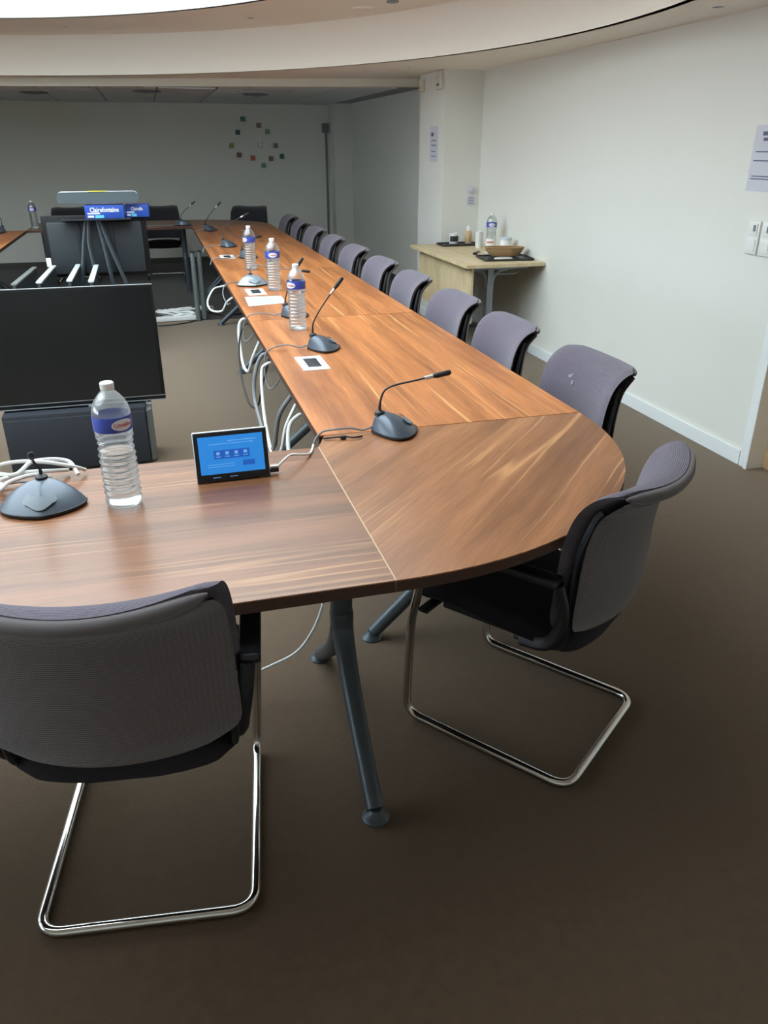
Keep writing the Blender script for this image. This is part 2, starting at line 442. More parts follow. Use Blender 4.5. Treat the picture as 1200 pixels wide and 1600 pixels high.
for k, y in enumerate([.3, 2.2, 4.1]):  # unseen windows, added in the left wall to let in fill light
    wallbox('wall_left_pier', LX-.12, LX, prev, y, .75, 2.0, M['paint']); prev = y+1.6
    q = MB(); ye = prev
    for (a, b, c, d_) in ((y, y+.05, .75, 2.0), (ye-.05, ye, .75, 2.0), (y, ye, .75, .80), (y, ye, 1.95, 2.0), ((y+ye)/2-.025, (y+ye)/2+.025, .75, 2.0)):
        q.box((LX-.06, (a+b)/2, (c+d_)/2), (.06, b-a, d_-c), .004)
    wn = structure(q.build('window_%d' % (k+1), M['base'], smooth=False))
    for h_ in (0, 1):
        q = MB(); q.box((LX-.06, y+.05+(ye-y-.1)*(.25+.5*h_), 1.375), (.006, (ye-y)/2-.08, 1.15)); q.build('pane', M['glass'], wn, False)
wallbox('wall_left_pier', LX-.12, LX, prev, FARY+.1, .75, 2.0, M['paint'])
wallbox('wall_back', LX, RX+.12, BY-.12, BY, 0, CEIL+.02, M['paint'])
# skirting
def base(name, x0, x1, y0, y1, m_=None): 
    q = MB(); q.box(((x0+x1)/2, (y0+y1)/2, .04), (x1-x0, y1-y0, .08), .003)
    structure(q.build(name, m_ or M['base'], smooth=False))
base('baseboard_right', RX-.013, RX, DY1+.05, 7.15)
base('baseboard_pier', 2.545-.012, RX-.013, 7.138, 7.15)
base('baseboard_pier_side', 2.533, 2.545, 7.15, 7.85)
base('baseboard_right_far', RX-.012, RX, 7.85, FARY-.26, M['base_dark'])
base('baseboard_far', LX, 2.64, FARY-.012, FARY, M['base_dark'])
base('baseboard_left', LX, LX+.012, BY, FARY-.012)
base('baseboard_back', LX+.012, RX, BY, BY+.012)
base('baseboard_right_near', RX-.013, RX, BY+.012, DY0-.05)
# door frame and leaf
mb = MB()
mb.box((RX+.05, DY1-.012, 1.035), (.145, .03, 2.07), .004); mb.box((RX+.05, DY0+.012, 1.035), (.145, .03, 2.07), .004)
mb.box((RX+.05, (DY0+DY1)/2, 2.055), (.145, DY1-DY0-.05, .03), .004)
mb.box((RX-.006, DY1+.02, 1.04), (.012, .05, 2.08), .003); mb.box((RX-.006, DY0-.02, 1.04), (.012, .05, 2.08), .003)
structure(mb.build('trim_5', M['base'], smooth=False))
mb = MB(); mb.box((RX+.105, (DY0+DY1)/2, 1.04), (.04, DY1-DY0+.02, 2.08), .003)
d = structure(mb.build('door_1', M['door'], smooth=False))
q = MB(); q.tube(rounded([(RX+.085, DY0+.1, 1.02), (RX+.035, DY0+.1, 1.02), (RX+.035, DY0+.22, 1.02)], .012), .009, 10, False)
q.lathe([(.025, 0), (.025, .006)], (RX+.085, DY0+.1, 1.02), 20, Matrix.Rotation(-PI/2, 3, 'Y')); q.build('door_handle', M['chrome'], d)

# things on walls ------------------------------------------------
def notice(name, label, loc, rz, wd, ht, lines, m_=None):
    """paper facing local -Y, thickness .6 mm"""
    t = thing(name, label, 'notice', loc, rz)
    q = MB(); q.box((0, 0, 0), (wd, .0012, ht)); q.build('sheet', m_ or M['paperg'], t, False)
    q = MB()
    for (x, z, l, h) in lines: q.box((x, -.0012, z), (l, .0008, h))
    q.build('printed_lines', M['ink'], t, False)
    return t
notice('wall_notice', 'white printed notice taped to the right wall above the switches', (RX-.0016, 3.49, 1.50), -PI/2, .21, .297,
       [(.0, .11, .10, .018), (-.0, .085, .08, .014), (-.01, .03, .14, .006), (-.01, -.01, .15, .006), (-.0, -.08, .16, .005), (-.0, -.092, .17, .005)])
for i in range(1): pass
notice('wall_notice', 'small lilac notice on the pier side beside the dark rear room', (2.545-.0016, 7.42, 1.575), -PI/2, .21, .29,
       [(-.04, .08, .07, .03), (0, .03, .12, .008), (0, -.01, .13, .008), (-.01, -.06, .10, .008), (0, -.10, .12, .006)])
def switch(label, y, group=None):
    t = thing('wall_switch', label, 'switch', (RX-.001, y, 1.14), -PI/2, group)
    q = MB(); q.box((0, -.006, 0), (.082, .012, .158), .004); q.build('plate', M['white'], t)
    for z in (.038, -.038):
        q = MB(); q.box((0, -.014, z), (.058, .006, .06), .003, Matrix.Rotation(.06, 3, 'X')); r_ = q.build('rocker', M['white'], t)
    q = MB(); q.box((.012, -.018, .045), (.018, .002, .03), .0008); q.build('indicator', M['micbtn'], t)
    return t
switch('white double switch plate on right wall, the one farther from the door', 3.468)
switch('white double switch plate on right wall, the one nearer the door', 3.372)
t = thing('thermostat', 'pale round control above a small square plate, on the pier over the side desk', 'control', (2.815, 7.149, 1.15), 0)
q = MB(); q.lathe([(.032, 0), (.032, .018), (.026, .022)], (0, 0, .05), 24, Matrix.Rotation(PI/2, 3, 'X')); q.build('dial', M['paperg'], t)
q = MB(); q.box((0, -.006, -.04), (.075, .012, .07), .004); q.build('plate', M['paperg'], t)
q = MB(); [q.box((0, -.0135, -.04+.02*k), (.05, .004, .004), .001) for k in (-1, 0, 1)]; q.build('slot', M['ink'], t)
# boxes/detectors at pier top, small boxes near the header
t = thing('detector_box', 'small beige box high on the pier just under the ceiling', 'detector', (2.545, 7.26, 2.07), 0)
q = MB(); q.box((-.016, 0, 0), (.03, .11, .13), .006); q.build('housing', M['track'], t)
q = MB(); q.box((-.034, 0, -.03), (.006, .06, .02), .002); q.build('lens', M['micbtn'], t)
t = thing('pir_sensor', 'small beige corner sensor on the pier edge beside the partition track', 'detector', (2.545, 7.74, 2.06), 0)
q = MB(); q.box((-.02, 0, 0), (.04, .07, .10), .012); q.build('housing', M['track'], t)
q = MB(); q.lathe([(.018, 0), (.012, .008)], (-.04, 0, -.015), 16, Matrix.Rotation(-PI/2, 3, 'Y')); q.build('lens', M['beige'], t)

def downlight(x, y, z, label, r=.04):
    t = thing('downlight', label, 'light', (x, y, z), 0)
    q = MB(); q.lathe([(r*.72, .002), (r*.74, -.004), (r, -.004), (r+.006, 0), (r, .002)], seg=28, cap=False); q.build('rim', M['white'], t)
    q = MB(); q.lathe([(.001, .0), (r*.72, -.0008)], seg=24, cap=False); q.build('lamp_face', M['blk'], t)
downlight(2.68, 3.74, CEIL, 'round recessed downlight in the low ceiling near the right wall above the switches')
downlight(2.18, 7.06, CEIL, 'round recessed downlight in the low ceiling near the pier')
downlight(.92, 7.18, RING, 'small round fitting on the raised ceiling ring, left of the vent')
downlight(-.53, 8.1, RING, 'small faint round fitting at far left of the raised ceiling ring', .03)
t = thing('ceiling_vent', 'round vent with two discs on the raised ceiling ring', 'vent', (1.66, 6.5, RING), 0)
q = MB(); q.lathe([(.09, 0), (.085, -.012), (.06, -.016), (.001, -.016)], seg=32, cap=False); q.build('disc', M['ceil'], t)
q = MB(); q.lathe([(.045, 0), (.04, -.01), (.001, -.012)], (.12, -.35, 0), 24, cap=False); q.build('small_disc', M['micbtn'], t)
# fittings on the dark ceiling (switched off)
def offlight(x, y, label, wd=.58, dp=.14):
    t = thing('ceiling_panel_light', label, 'light', (x, y, FCEIL), 0)
    q = MB(); q.box((0, 0, -.008), (wd, dp, .014), .004); q.build('diffuser', M['white'], t)
    q = MB(); q.box((0, dp/2+.006, -.009), (wd+.02, .012, .02), .002); q.box((0, -dp/2-.006, -.009), (wd+.02, .012, .02), .002); q.build('frame', M['tile_grid'], t)
offlight(-.62, 8.98+.2, 'unlit flat ceiling light in the dark rear room, leftmost of three', .34)
offlight(-.12, 8.98+.1, 'unlit flat ceiling light in the dark rear room, middle of three', .34)
offlight(1.32, 9.4, 'unlit flat ceiling light in the dark rear room, rightmost of three', .52)
def diff(x, y, label):
    t = thing('air_diffuser', label, 'vent', (x, y, FCEIL), 0)
    q = MB(); q.lathe([(.13, 0), (.12, -.015), (.07, -.012), (.06, -.02), (.001, -.02)], seg=28, cap=False); q.build('cone', M['micbtn'], t)
    q = MB(); q.lathe([(.15, .0), (.15, -.006), (.128, -.006)], seg=28, cap=False); q.build('rim', M['blk'], t)
diff(-1.1, 10.4, 'round dark ceiling diffuser at left of the rear room')
diff(1.3, 10.1, 'round dark ceiling diffuser behind the rightmost unlit light')
diff(.1, 9.85, 'round dark ceiling diffuser between the unlit lights')

# wall clock of coloured squares
t = thing('wall_clock', 'wall clock of small coloured squares ringed on the dark far wall', 'clock', (1.61, FARY-.001, 1.575), 0)
kk = FARY/12.2
for (x, z, m_) in ((1.38, 1.91, 'teal'), (1.60, 1.83, 'brown'), (1.72, 1.75, 'green'), (1.30, 1.74, 'navy'), (1.20, 1.57, 'olive'), (1.83, 1.57, 'slate'),
                   (1.30, 1.45, 'maroon'), (1.49, 1.41, 'red'), (1.75, 1.40, 'brown'), (1.91, 1.43, 'navy'), (1.64, 1.31, 'green'), (1.83, 1.69, 'slate')):
    if (x, z) == (1.83, 1.69): continue
    q = MB(); q.box(((x-1.61), -.01, (z-1.575)), (.062, .018, .062), .004); q.build('square', M['dot_'+m_], t)
q = MB(); q.lathe([(.035, 0), (.035, .02), (.028, .026)], (0, 0, 0), 24, Matrix.Rotation(PI/2, 3, 'X')); q.build('clock_hub', M['alu'], t)
q = MB(); q.box((.035, -.028, .0), (.10, .003, .012)); q.box((-.0, -.029, .06), (.012, .003, .13)); q.box((-.01, -.027, .03), (.008, .002, .2)); q.build('clock_hand', M['white'], t)
# conduit on far wall
t = thing('wall_conduit', 'thin grey vertical conduit with small box on the dark far wall', 'conduit', (2.57, FARY, 0), 0)
q = MB(); q.box((0, -.012, .95), (.03, .022, 1.6), .003); q.build('channel', M['post'], t)
q = MB(); q.box((-.01, -.025, 1.8), (.10, .05, .12), .008); q.build('junction_box', M['legd'], t)

# ------------------------------------------------------------ tables
TT = .74; TH = .028
def leg_frame(parent, x, y, axis, a, b, top=.712, zs=.33):
    """inverted-Y leg: column and two splayed legs with feet, along axis 'x' or 'y'; a,b = foot offsets"""
    q = MB()
    def P(u, z): return (x+u, y, z) if axis == 'x' else (x, y+u, z)
    q.tube([P(0, top), P(0, .5), P(0, zs)], lambda t: .032-.002*t, 16, False)
    q.lathe([(.001, -.034), (.022, -.028), (.032, -.006), (.033, .02)], P(0, zs), 16, cap=False)
    for f in (a, b):
        q.tube([P(0, zs+.07), P(f*.06, zs-.0), P(f*.35, zs*.62), P(f*.98, .022)], lambda t: .033-.010*t, 16)
    q.box(P(0, top-.012), (.30, .09, .012) if axis == 'x' else (.09, .30, .012), .003)
    o = q.build('leg_frame', M['leg'], parent)
    for f in (a, b):
        q = MB(); px, py, _ = P(f, 0); q.lathe([(.034, 0), (.036, .004), (.03, .012), (.018, .02), (.014, .03)], (px, py, 0), 20); q.build('foot_pad', M['leg'], o)
    return o
def table(label, outline, material, legs, rails=()):
    t = thing('conference_table', label, 'table', (outline[0][0], outline[0][1], 0), 0, 'walnut conference tables set in a ring')
    ox, oy = outline[0]
    lo = [(x-ox, y-oy) for x, y in outline]
    q = MB(); q.prism(lo, TT-.0035, TT, .001); q.build('tabletop', material, t, False)
    q = MB(); q.prism(lo, TT-TH, TT-.0035); q.build('edge_band', M['edge'], t, False)
    for (x, y, ax, a, b) in legs: leg_frame(t, x-ox, y-oy, ax, a, b)
    for (x0, y0, x1, y1) in rails:
        q = MB(); q.box(((x0+x1)/2-ox, (y0+y1)/2-oy, TT-TH-.02), (max(abs(x1-x0), .04), max(abs(y1-y0), .04), .038), .004); q.build('rail', M['leg'], t)
    return t
def socket(parent, cx, cy, wd=.11, ln=.225, n=4):
    ox, oy = parent.location.x, parent.location.y
    q = MB(); q.box((cx-ox, cy-oy, TT+.0015), (wd, ln, .005), .0015); p = q.build('socket_panel', M['white'], parent)
    p['label'] = 'white socket panel'
    for k in range(n):
        q = MB(); q.box((cx-ox, cy-oy+(k-(n-1)/2)*.036, TT+.0045), (.055, .030, .003), .001); q.build('socket', M['blk2'], p)
g = .0015
XI, XO = .42, 1.315
# near crosswise table (left foreground)
tn = table('nearest walnut table, grain crosswise, holding the small touch screen and a big bottle',
      [(-1.35, 1.335), (.40-g, 1.335), (.40-g, 2.155), (-1.35, 2.155)], M['walnut_x'],
      [(.375, 1.775, 'y', -.355, .355), (-1.25, 1.775, 'y', -.355, .355)], [(-1.2, 1.775, .3, 1.775)])
q = MB(); q.box((.3992+1.35, 1.745-1.335, TT-.012), (.0028, .818, .0262)); q.build('edge_highlight', M['beige'], tn, False)  # pale strip paints the highlight along the seam edge
# near corner piece
arc = []
for k in range(25):
    a = -PI/2+PI/2*k/24; arc.append((.40+.915*max(0, math.cos(a))**.94, 2.25-.915*max(0, -math.sin(a))**.94))
corner = [(.40, 2.157), (.40, 1.335)]+arc[1:-1]+[(XO, 2.25-g), (.435, 2.25-g)]
table('rounded walnut corner table with diagonal grain, tucked over the black cantilever chair', corner, M['walnut_d'],
      [(.86, 2.20, 'x', -.29, .30)])
seam = [2.25, 4.08, 5.91, 7.74, 9.57]
labs = ['lengthwise walnut table joining the rounded near corner, one white socket panel near its edge',
        'second lengthwise walnut table from the corner, carrying the paper sheet and bottles',
        'third lengthwise walnut table from the corner, farthest bottle at its near end',
        'farthest lengthwise walnut table, in shadow beside the far row']
for i in range(4):
    y0, y1 = seam[i]+g, seam[i+1]-g
    t = table(labs[i], [(XI, y0), (XO, y0), (XO, y1), (XI, y1)], M['walnut_y'],
          [(.86, y1-.05 if i < 3 else y1-.1, 'x', -.34, .34)], [(.86, y0+.1, .86, y1-.15)])
    if i == 0: socket(t, .568, 3.135)
    if i == 1: socket(t, .562, 4.95)
    if i == 2: socket(t, .55, 6.72, n=3)
# far corner
arc = [(XI+.895*math.cos(a), 9.57+.895*math.sin(a)) for a in [PI/2*k/20 for k in range(21)]]
table('rounded walnut corner table at the far end beside the lone dark chair', [(XI, 9.57+g)]+[(XO, 9.57+g)]+arc[1:], M['walnut_d'], [(.85, 9.72, 'x', -.3, .25)])
table('dark crosswise table in the far row in front of the far dark chair', [(-.45, 9.57), (XI-.003, 9.57), (XI-.003, 10.465), (-.45, 10.465)], M['walnut_x'],
      [(.33, 10.0, 'y', -.36, .36)], [(-.3, 10.0, .3, 10.0)])
table('dark crosswise table at the left of the far row behind the rear television', [(-1.32, 9.57), (-.453, 9.57), (-.453, 10.465), (-1.32, 10.465)], M['walnut_x'],
      [(-1.2, 10.0, 'y', -.36, .36)], [(-1.1, 10.0, -.5, 10.0)])
table('dark left-hand lengthwise table cut off by the left edge of the picture', [(-2.22, 7.74), (-1.32, 7.74), (-1.32, 9.567), (-2.22, 9.567)], M['walnut_y'],
      [(-1.77, 7.9, 'x', -.34, .34), (-1.77, 9.45, 'x', -.34, .34)], [(-1.77, 8.0, -1.77, 9.3)])

# ------------------------------------------------------------ chairs
def loftpad(prof, hw, th, curve, wf, nu=14, lift=0.0, ns=4):
    """closed pad following prof (y,z) with half width hw, thickness th behind; edges curve forward"""
    P = spline([Vector((0, y, z)) for y, z in prof], n=ns); n = len(P)
    Tn = [(P[min(i+1, n-1)]-P[max(i-1, 0)]).normalized() for i in range(n)]
    s = [0]
    for i in range(1, n): s.append(s[-1]+(P[i]-P[i-1]).length)
    rows = []; uv = []
    for i in range(n):
        Nn = Vector((0, -Tn[i].z, Tn[i].y))          # behind/upwards normal
        if Nn.y > 0 and i < n/2: Nn = -Nn
        w_ = hw*wf(i/(n-1)); ring = []
        t2 = th*.5
        for k in range(nu+1):
            u = -1+2*k/nu; ring.append((u, -t2*math.sqrt(max(0, 1-abs(u)**8))))
        for k in range(nu+1):
            u = 1-2*k/nu; ring.append((u, t2*math.sqrt(max(0, 1-abs(u)**8))))
        row = []
        for (u, o) in ring:
            p = P[i]+Nn*o; row.append(Vector((u*w_, p.y+curve*u*u, p.z+(lift*u*u*(i/(n-1))**2 if lift else 0)))); uv.append((u*w_, s[i]))
        rows.append(row)
    return rows, uv
def capgrid(q, rows, uv):
    o = len(q.v); q.grid(rows, closed_u=True, uv=uv); nc = len(rows[0])
    h = nc//2
    for base_ in (o, o+(len(rows)-1)*nc):
        for k in range(h-1): q.f.append((base_+k, base_+k+1, base_+nc-2-k, base_+nc-1-k))
def make_chair(label, group):
    t = thing('cantilever_chair', label, 'chair', (0, 0, 0), 0, group)
    # chrome frame
    X = .232; r = .0125
    path = [(-.262, .17, .62), (-.255, .235, .36), (-X, .262, r), (-X, -.262, r), (X, -.262, r), (X, .262, r), (.255, .235, .36), (.262, .17, .62)]
    q = MB(); q.tube(rounded(path, .055, 8), r, 14, False); q.build('frame', M['chrome'], t)
    # seat
    S = [(-.235, .425), (-.17, .418), (-.05, .425), (.08, .438), (.17, .442), (.23, .43), (.255, .405)]
    rows, uv = loftpad(S, .232, .055, 0, lambda t_: (1-(.985*abs(2*t_-1))**6)**(1/3), 18, 0, 10)
    # loftpad thickness direction follows profile; seat lies flat
    q = MB(); capgrid(q, rows, uv); q.build('seat', M['seat'], t, angle=60)
    q = MB(); q.box((0, .05, .392), (.36, .26, .02), .006); q.box((0, .2, .398), (.5, .03, .012), .004); q.build('seat_pan', M['blk2'], t)
    # backrest front
    F = [(-.215, .47), (-.222, .54), (-.226, .62), (-.232, .70), (-.245, .76), (-.263, .800), (-.290, .828), (-.322, .842), (-.352, .843)]
    def wf(t_): 
        w_ = 1.0
        if t_ < .12: w_ *= .86+.14*math.sin(t_/.12*PI/2)
        if t_ > .9: w_ *= 1-.10*((t_-.9)/.1)**2
        return w_*(1.0-.10*t_**2)
    rows, uv = loftpad(F, .247, .020, .055, wf, 16, .017)
    q = MB(); capgrid(q, rows, uv); q.build('backrest', M['fab'], t, angle=60)
    # rear mesh shell
    B = [(-.264, .465), (-.272, .51), (-.275, .58), (-.278, .66), (-.288, .74), (-.304, .785), (-.325, .806), (-.347, .821)]
    rows, uv = loftpad(B, .243, .014, .05, lambda t_: (.80+.20*math.sin(min(1, t_/.2)*PI/2))*(1-.11*t_**2), 16, .017)
    q = MB(); capgrid(q, rows, uv); q.build('back_shell', M['fabd'], t, angle=60)
    # rolled top edge
    q = MB(); pts = [Vector((u*.209, -.352+.053*u*u, .835+.016*u*u)) for u in [k/8-1 for k in range(17)]]
    q.tube(pts, lambda t_: .0165*(1-.85*abs(2*t_-1)**7), 12); q.build('top_roll', M['fabd'], t, angle=70)
    # black side frames between the two skins
    for sx in (-1, 1):
        q = MB(); q.tube([(sx*.205, -.06, .40), (sx*.215, -.17, .415), (sx*.222, -.202, .47), (sx*.228, -.207, .58), (sx*.226, -.212, .68), (sx*.220, -.228, .75), (sx*.212, -.240, .79), (sx*.206, -.250, .805)], .0095, 8, flat=1.0)
        q.build('side_frame', M['blk'], t)
    for sx in (-1, 1):
        q = MB()
        q.box((sx*.262, .0, .628), (.046, .38, .022), .009, seg=3)
        q.tube([(sx*.258, -.185, .622), (sx*.25, -.20, .56), (sx*.24, -.195, .50), (sx*.228, -.16, .43), (sx*.21, -.08, .402)], .02, 8, flat=.6)
        q.build('armrest', M['blk'], t)
    return t
gright = 'cantilever chairs along the right side of the long table'
ch0 = make_chair('black-backed cantilever chair seen from behind in the near left foreground', None)
ch0.location = (-.150, 1.520, 0); ch0.rotation_euler = (0, 0, -math.radians(7.6))
dup(ch0, (.911, 1.715, 0), math.atan2(.61, .79), 'lilac and black cantilever chair tucked under the rounded corner table')
tips = [(2.23, 'near side chair with pale spots on its lilac back, nearest the rounded corner'),
        (2.94, 'second lilac chair from the rounded corner on the wall side'),
        (3.60, 'third lilac chair from the rounded corner, in front of the side desk leg'),
        (4.36, 'fourth lilac chair from the rounded corner, in front of the oak side desk panel'),
        (5.06, 'fifth lilac chair from the corner, left of the oak side desk'),
        (5.83, 'sixth lilac chair from the corner along the wall side'),
        (6.62, 'seventh lilac chair from the corner, beginning to overlap its neighbour'),
        (7.40, 'eighth lilac chair from the corner, in the half shadow'),
        (8.20, 'ninth chair from the corner, dim grey in the rear room'),
        (8.94, 'tenth and farthest chair on the wall side, dark grey')]
for i, (y, lab) in enumerate(tips):
    tw = math.radians(90+random.uniform(-2.5, 2.5))
    o = dup(ch0, (1.20+(.02 if i == 0 else 0), y+.245, 0), tw, lab); o['group'] = gright
    if i == 0:
        o.rotation_euler.z = math.radians(90)
        bk = [c for c in o.children if c.name.startswith('backrest')][0]
        q = MB()
        for (u, z, a, b) in ((.10, .775, .013, .014), (.075, .752, .009, .010), (.12, .79, .007, .008)):
            q.lathe([(.001, .0), (.5, 0), (.5, .0004)], (0, 0, 0), 14, cap=False)
            nv = 14*3
            for j in range(len(q.v)-nv, len(q.v)):
                x_, y_, z_ = q.v[j]; zz = z+y_*2*b*.8; xx = u+x_*2*a*.8; q.v[j] = (xx, (-.2365-(zz-.77)*.42 if zz > .755 else -.2302-(zz-.755)*.25)+z_+.055*(xx/.245)**2, zz)
        q.build('pale_stain', M['stain'], bk)
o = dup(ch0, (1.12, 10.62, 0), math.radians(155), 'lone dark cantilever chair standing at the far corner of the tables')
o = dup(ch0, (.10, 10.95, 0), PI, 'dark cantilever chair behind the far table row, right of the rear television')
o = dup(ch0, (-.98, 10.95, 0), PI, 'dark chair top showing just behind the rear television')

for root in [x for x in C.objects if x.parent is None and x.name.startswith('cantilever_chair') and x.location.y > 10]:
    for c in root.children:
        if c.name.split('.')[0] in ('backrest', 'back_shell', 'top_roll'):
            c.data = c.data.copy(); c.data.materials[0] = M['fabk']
# ------------------------------------------------------------ microphones
def mic(label, loc, rz, neck, cable, silver=False, headdir=None):
    """neck / cable: world points"""
    t = thing('conference_microphone', label, 'microphone', loc, rz, 'gooseneck conference microphones')
    inv = (Matrix.Translation(loc) @ Matrix.Rotation(rz, 4, 'Z')).inverted()
    out = []; nk = 40
    for k in range(nk):
        a = 2*PI*k/nk
        c, s = math.cos(a), math.sin(a)
        # pointed wings at +-y, bulging front (+x), narrow rear (-x)
        rx = .088 if c > 0 else .062
        y = .103*math.copysign(abs(s)**1.55, s); x = rx*math.copysign(abs(c)**.9, c)
        if c < 0: y *= 1-.28*(-c)
        out.append((x, y))
    rows = []
    for (f, z) in ((.97, .0), (1.0, .004), (1.0, .009)): rows.append([Vector((x*f, y*f, z)) for x, y in out])
    q = MB(); q.grid(rows, True); q.f.append(tuple(range(nk))[::-1]); q.f.append(tuple(2*nk+k for k in range(nk))); q.build('foot', M['blk2'], t, angle=30)
    rows = []; ax, ay = -.034, 0.0
    def H(s): return .010+.052*(1-s**2.3)
    for j in range(0, 11):
        s = 1-.88*j/10
        rows.append([Vector((ax*(1-s)+x*s*.985, ay+y*s*.985, H(s)+.010*abs(math.sin(2*PI*k/nk))**2*0 - (.006*max(0, math.cos(2*PI*k/nk))*s))) for k, (x, y) in enumerate(out)])
    q = MB(); q.grid(rows, True); q.f.append(tuple(10*nk+k for k in range(nk))); q.build('body', M['mics'] if silver else M['mic'], t, angle=45)
    # front button
    G = []
    for j in range(5):
        v = j/4; row = []
        for k in range(11):
            u = -1+2*k/10; x = .046+.030*v-.014*u*u; y = u*.040*(1-.35*abs(v*2-1)**2)
            d = math.hypot((x-ax)/(.088-ax), y/.103); row.append(Vector((x, y, H(min(1, d*1.0))+.0035-.006*max(0, x/.09)*d)))
        G.append(row)
    q = MB(); q.grid(G); q.build('button', M['micbtn'], t)
    q = MB(); q.lathe([(.017, .056), (.015, .066), (.006, .072), (.001, .072)], (-.034, 0, 0), 18, cap=False); q.build('collar', M['blk2'], t)
    P = [Vector((-.034, 0, .060)), Vector((-.034, 0, .085))]+[inv @ Vector(p) for p in neck]
    q = MB(); q.tube(P, lambda t_: .0055-.0022*min(1, t_*3), 8); nkk = q.build('gooseneck', M['blk'] if not silver else M['grey'], t)
    d_ = (P[-1]-P[-2]).normalized()
    q = MB(); q.tube([P[-1]-d_*.004, P[-1]+d_*.01, P[-1]+d_*.05, P[-1]+d_*.056], lambda t_: .0085 if .1 < t_ < .95 else .006, 12, False); q.build('mic_head', M['blk2'], nkk)
    q = MB(); q.tube([P[-1]-d_*.03, P[-1]-d_*.002], .0062, 10, False); q.build('collar_ring', M['alu'], nkk)
    if cable:
        q = MB(); q.tube([Vector((-.056, 0, .02))]+[inv @ Vector(p) for p in cable], .0035, 6); q.build('cable', M['grey'], t)
    return t
Z = TT+.001
mic('near left microphone, wide blue-grey base facing the viewer, neck bent forward', (-.341, 1.925, Z), -PI/2, [(-.350, 1.955, .845), (-.350, 1.94, .862), (-.344, 1.905, .878)],
    [(-.36, 2.03, .755), (-.42, 2.08, .75), (-.52, 2.06, .746), (-.62, 2.10, .746)])
mic('microphone nearest the rounded corner, its neck bent low toward the chairs', (.645, 2.235, Z), 0,
    [(.617, 2.235, .855), (.630, 2.235, .876), (.66, 2.235, .888), (.72, 2.235, .897), (.785, 2.235, .907)],
    [(.555, 2.235, .752), (.52, 2.24, .760), (.47, 2.25, .757), (.43, 2.26, .748), (.40, 2.24, .72), (.38, 2.2, .66), (.36, 2.1, .6)])
mic('second microphone along the long table, tall straight neck slanting right', (.655, 3.385, Z), 0,
    [(.625, 3.385, .854), (.65, 3.385, .90), (.69, 3.385, .955), (.725, 3.385, .998)],
    [(.56, 3.385, .752), (.50, 3.39, .765), (.44, 3.40, .752), (.408, 3.40, .72), (.40, 3.36, .62), (.42, 3.3, .60), (.47, 3.25, .69)])
mic('third microphone, half hidden by the nearest bottle on the long table', (.655, 4.145, Z), 0,
    [(.633, 4.14, .871), (.65, 4.14, .935), (.69, 4.14, .99)],
    [(.56, 4.14, .752), (.50, 4.15, .762), (.43, 4.17, .75), (.40, 4.18, .70), (.40, 4.15, .62), (.47, 4.1, .69)])
mic('pale silver microphone with its neck stretched sideways behind two bottles', (.575, 5.23, Z), -math.radians(80),
    [(.566, 5.25, .842), (.60, 5.25, .862), (.66, 5.25, .852), (.732, 5.25, .84), (.848, 5.25, .825), (.905, 5.25, .815)],
    [(.55, 5.33, .752), (.48, 5.32, .750), (.41, 5.28, .745), (.38, 5.2, .70), (.39, 5.05, .66), (.40, 4.95, .68)], silver=True)
mic('dark microphone half hidden behind the farthest bottle on the long table', (.70, 6.62, Z), 0,
    [(.69, 6.62, .85), (.72, 6.62, .88), (.78, 6.64, .89)], [(.60, 6.62, .75), (.52, 6.6, .747), (.43, 6.6, .745), (.40, 6.58, .7)])
mic('microphone in the half shadow beyond the third socket panel', (.62, 7.45, Z), 0,
    [(.60, 7.47, .90), (.64, 7.47, .93), (.70, 7.48, .955), (.784, 7.48, .995)], [(.52, 7.46, .75), (.46, 7.46, .747), (.42, 7.46, .745), (.40, 7.44, .7)])
mic('dark microphone on the farthest lengthwise table, neck slanting up right', (.57, 9.0, Z), 0,
    [(.556, 9.03, .85), (.594, 9.04, .90), (.648, 9.04, .955), (.68, 9.04, .985)], [(.48, 9.0, .75), (.43, 9.0, .745), (.40, 9.0, .7)])
mic('dark microphone on the far crosswise row beside the far dark chair', (.32, 9.72, Z), PI/2*.8,
    [(.315, 9.70, .85), (.35, 9.70, .89), (.40, 9.70, .93), (.44, 9.70, .96)], [(.2, 9.66, .75), (.05, 9.7, .747), (-.1, 9.75, .746)])
mic('dark microphone at the far left, in front of the plain far wall', (-1.55, 9.35, Z), PI, [(-1.52, 9.35, .88), (-1.57, 9.35, .93), (-1.64, 9.35, .94)], None)

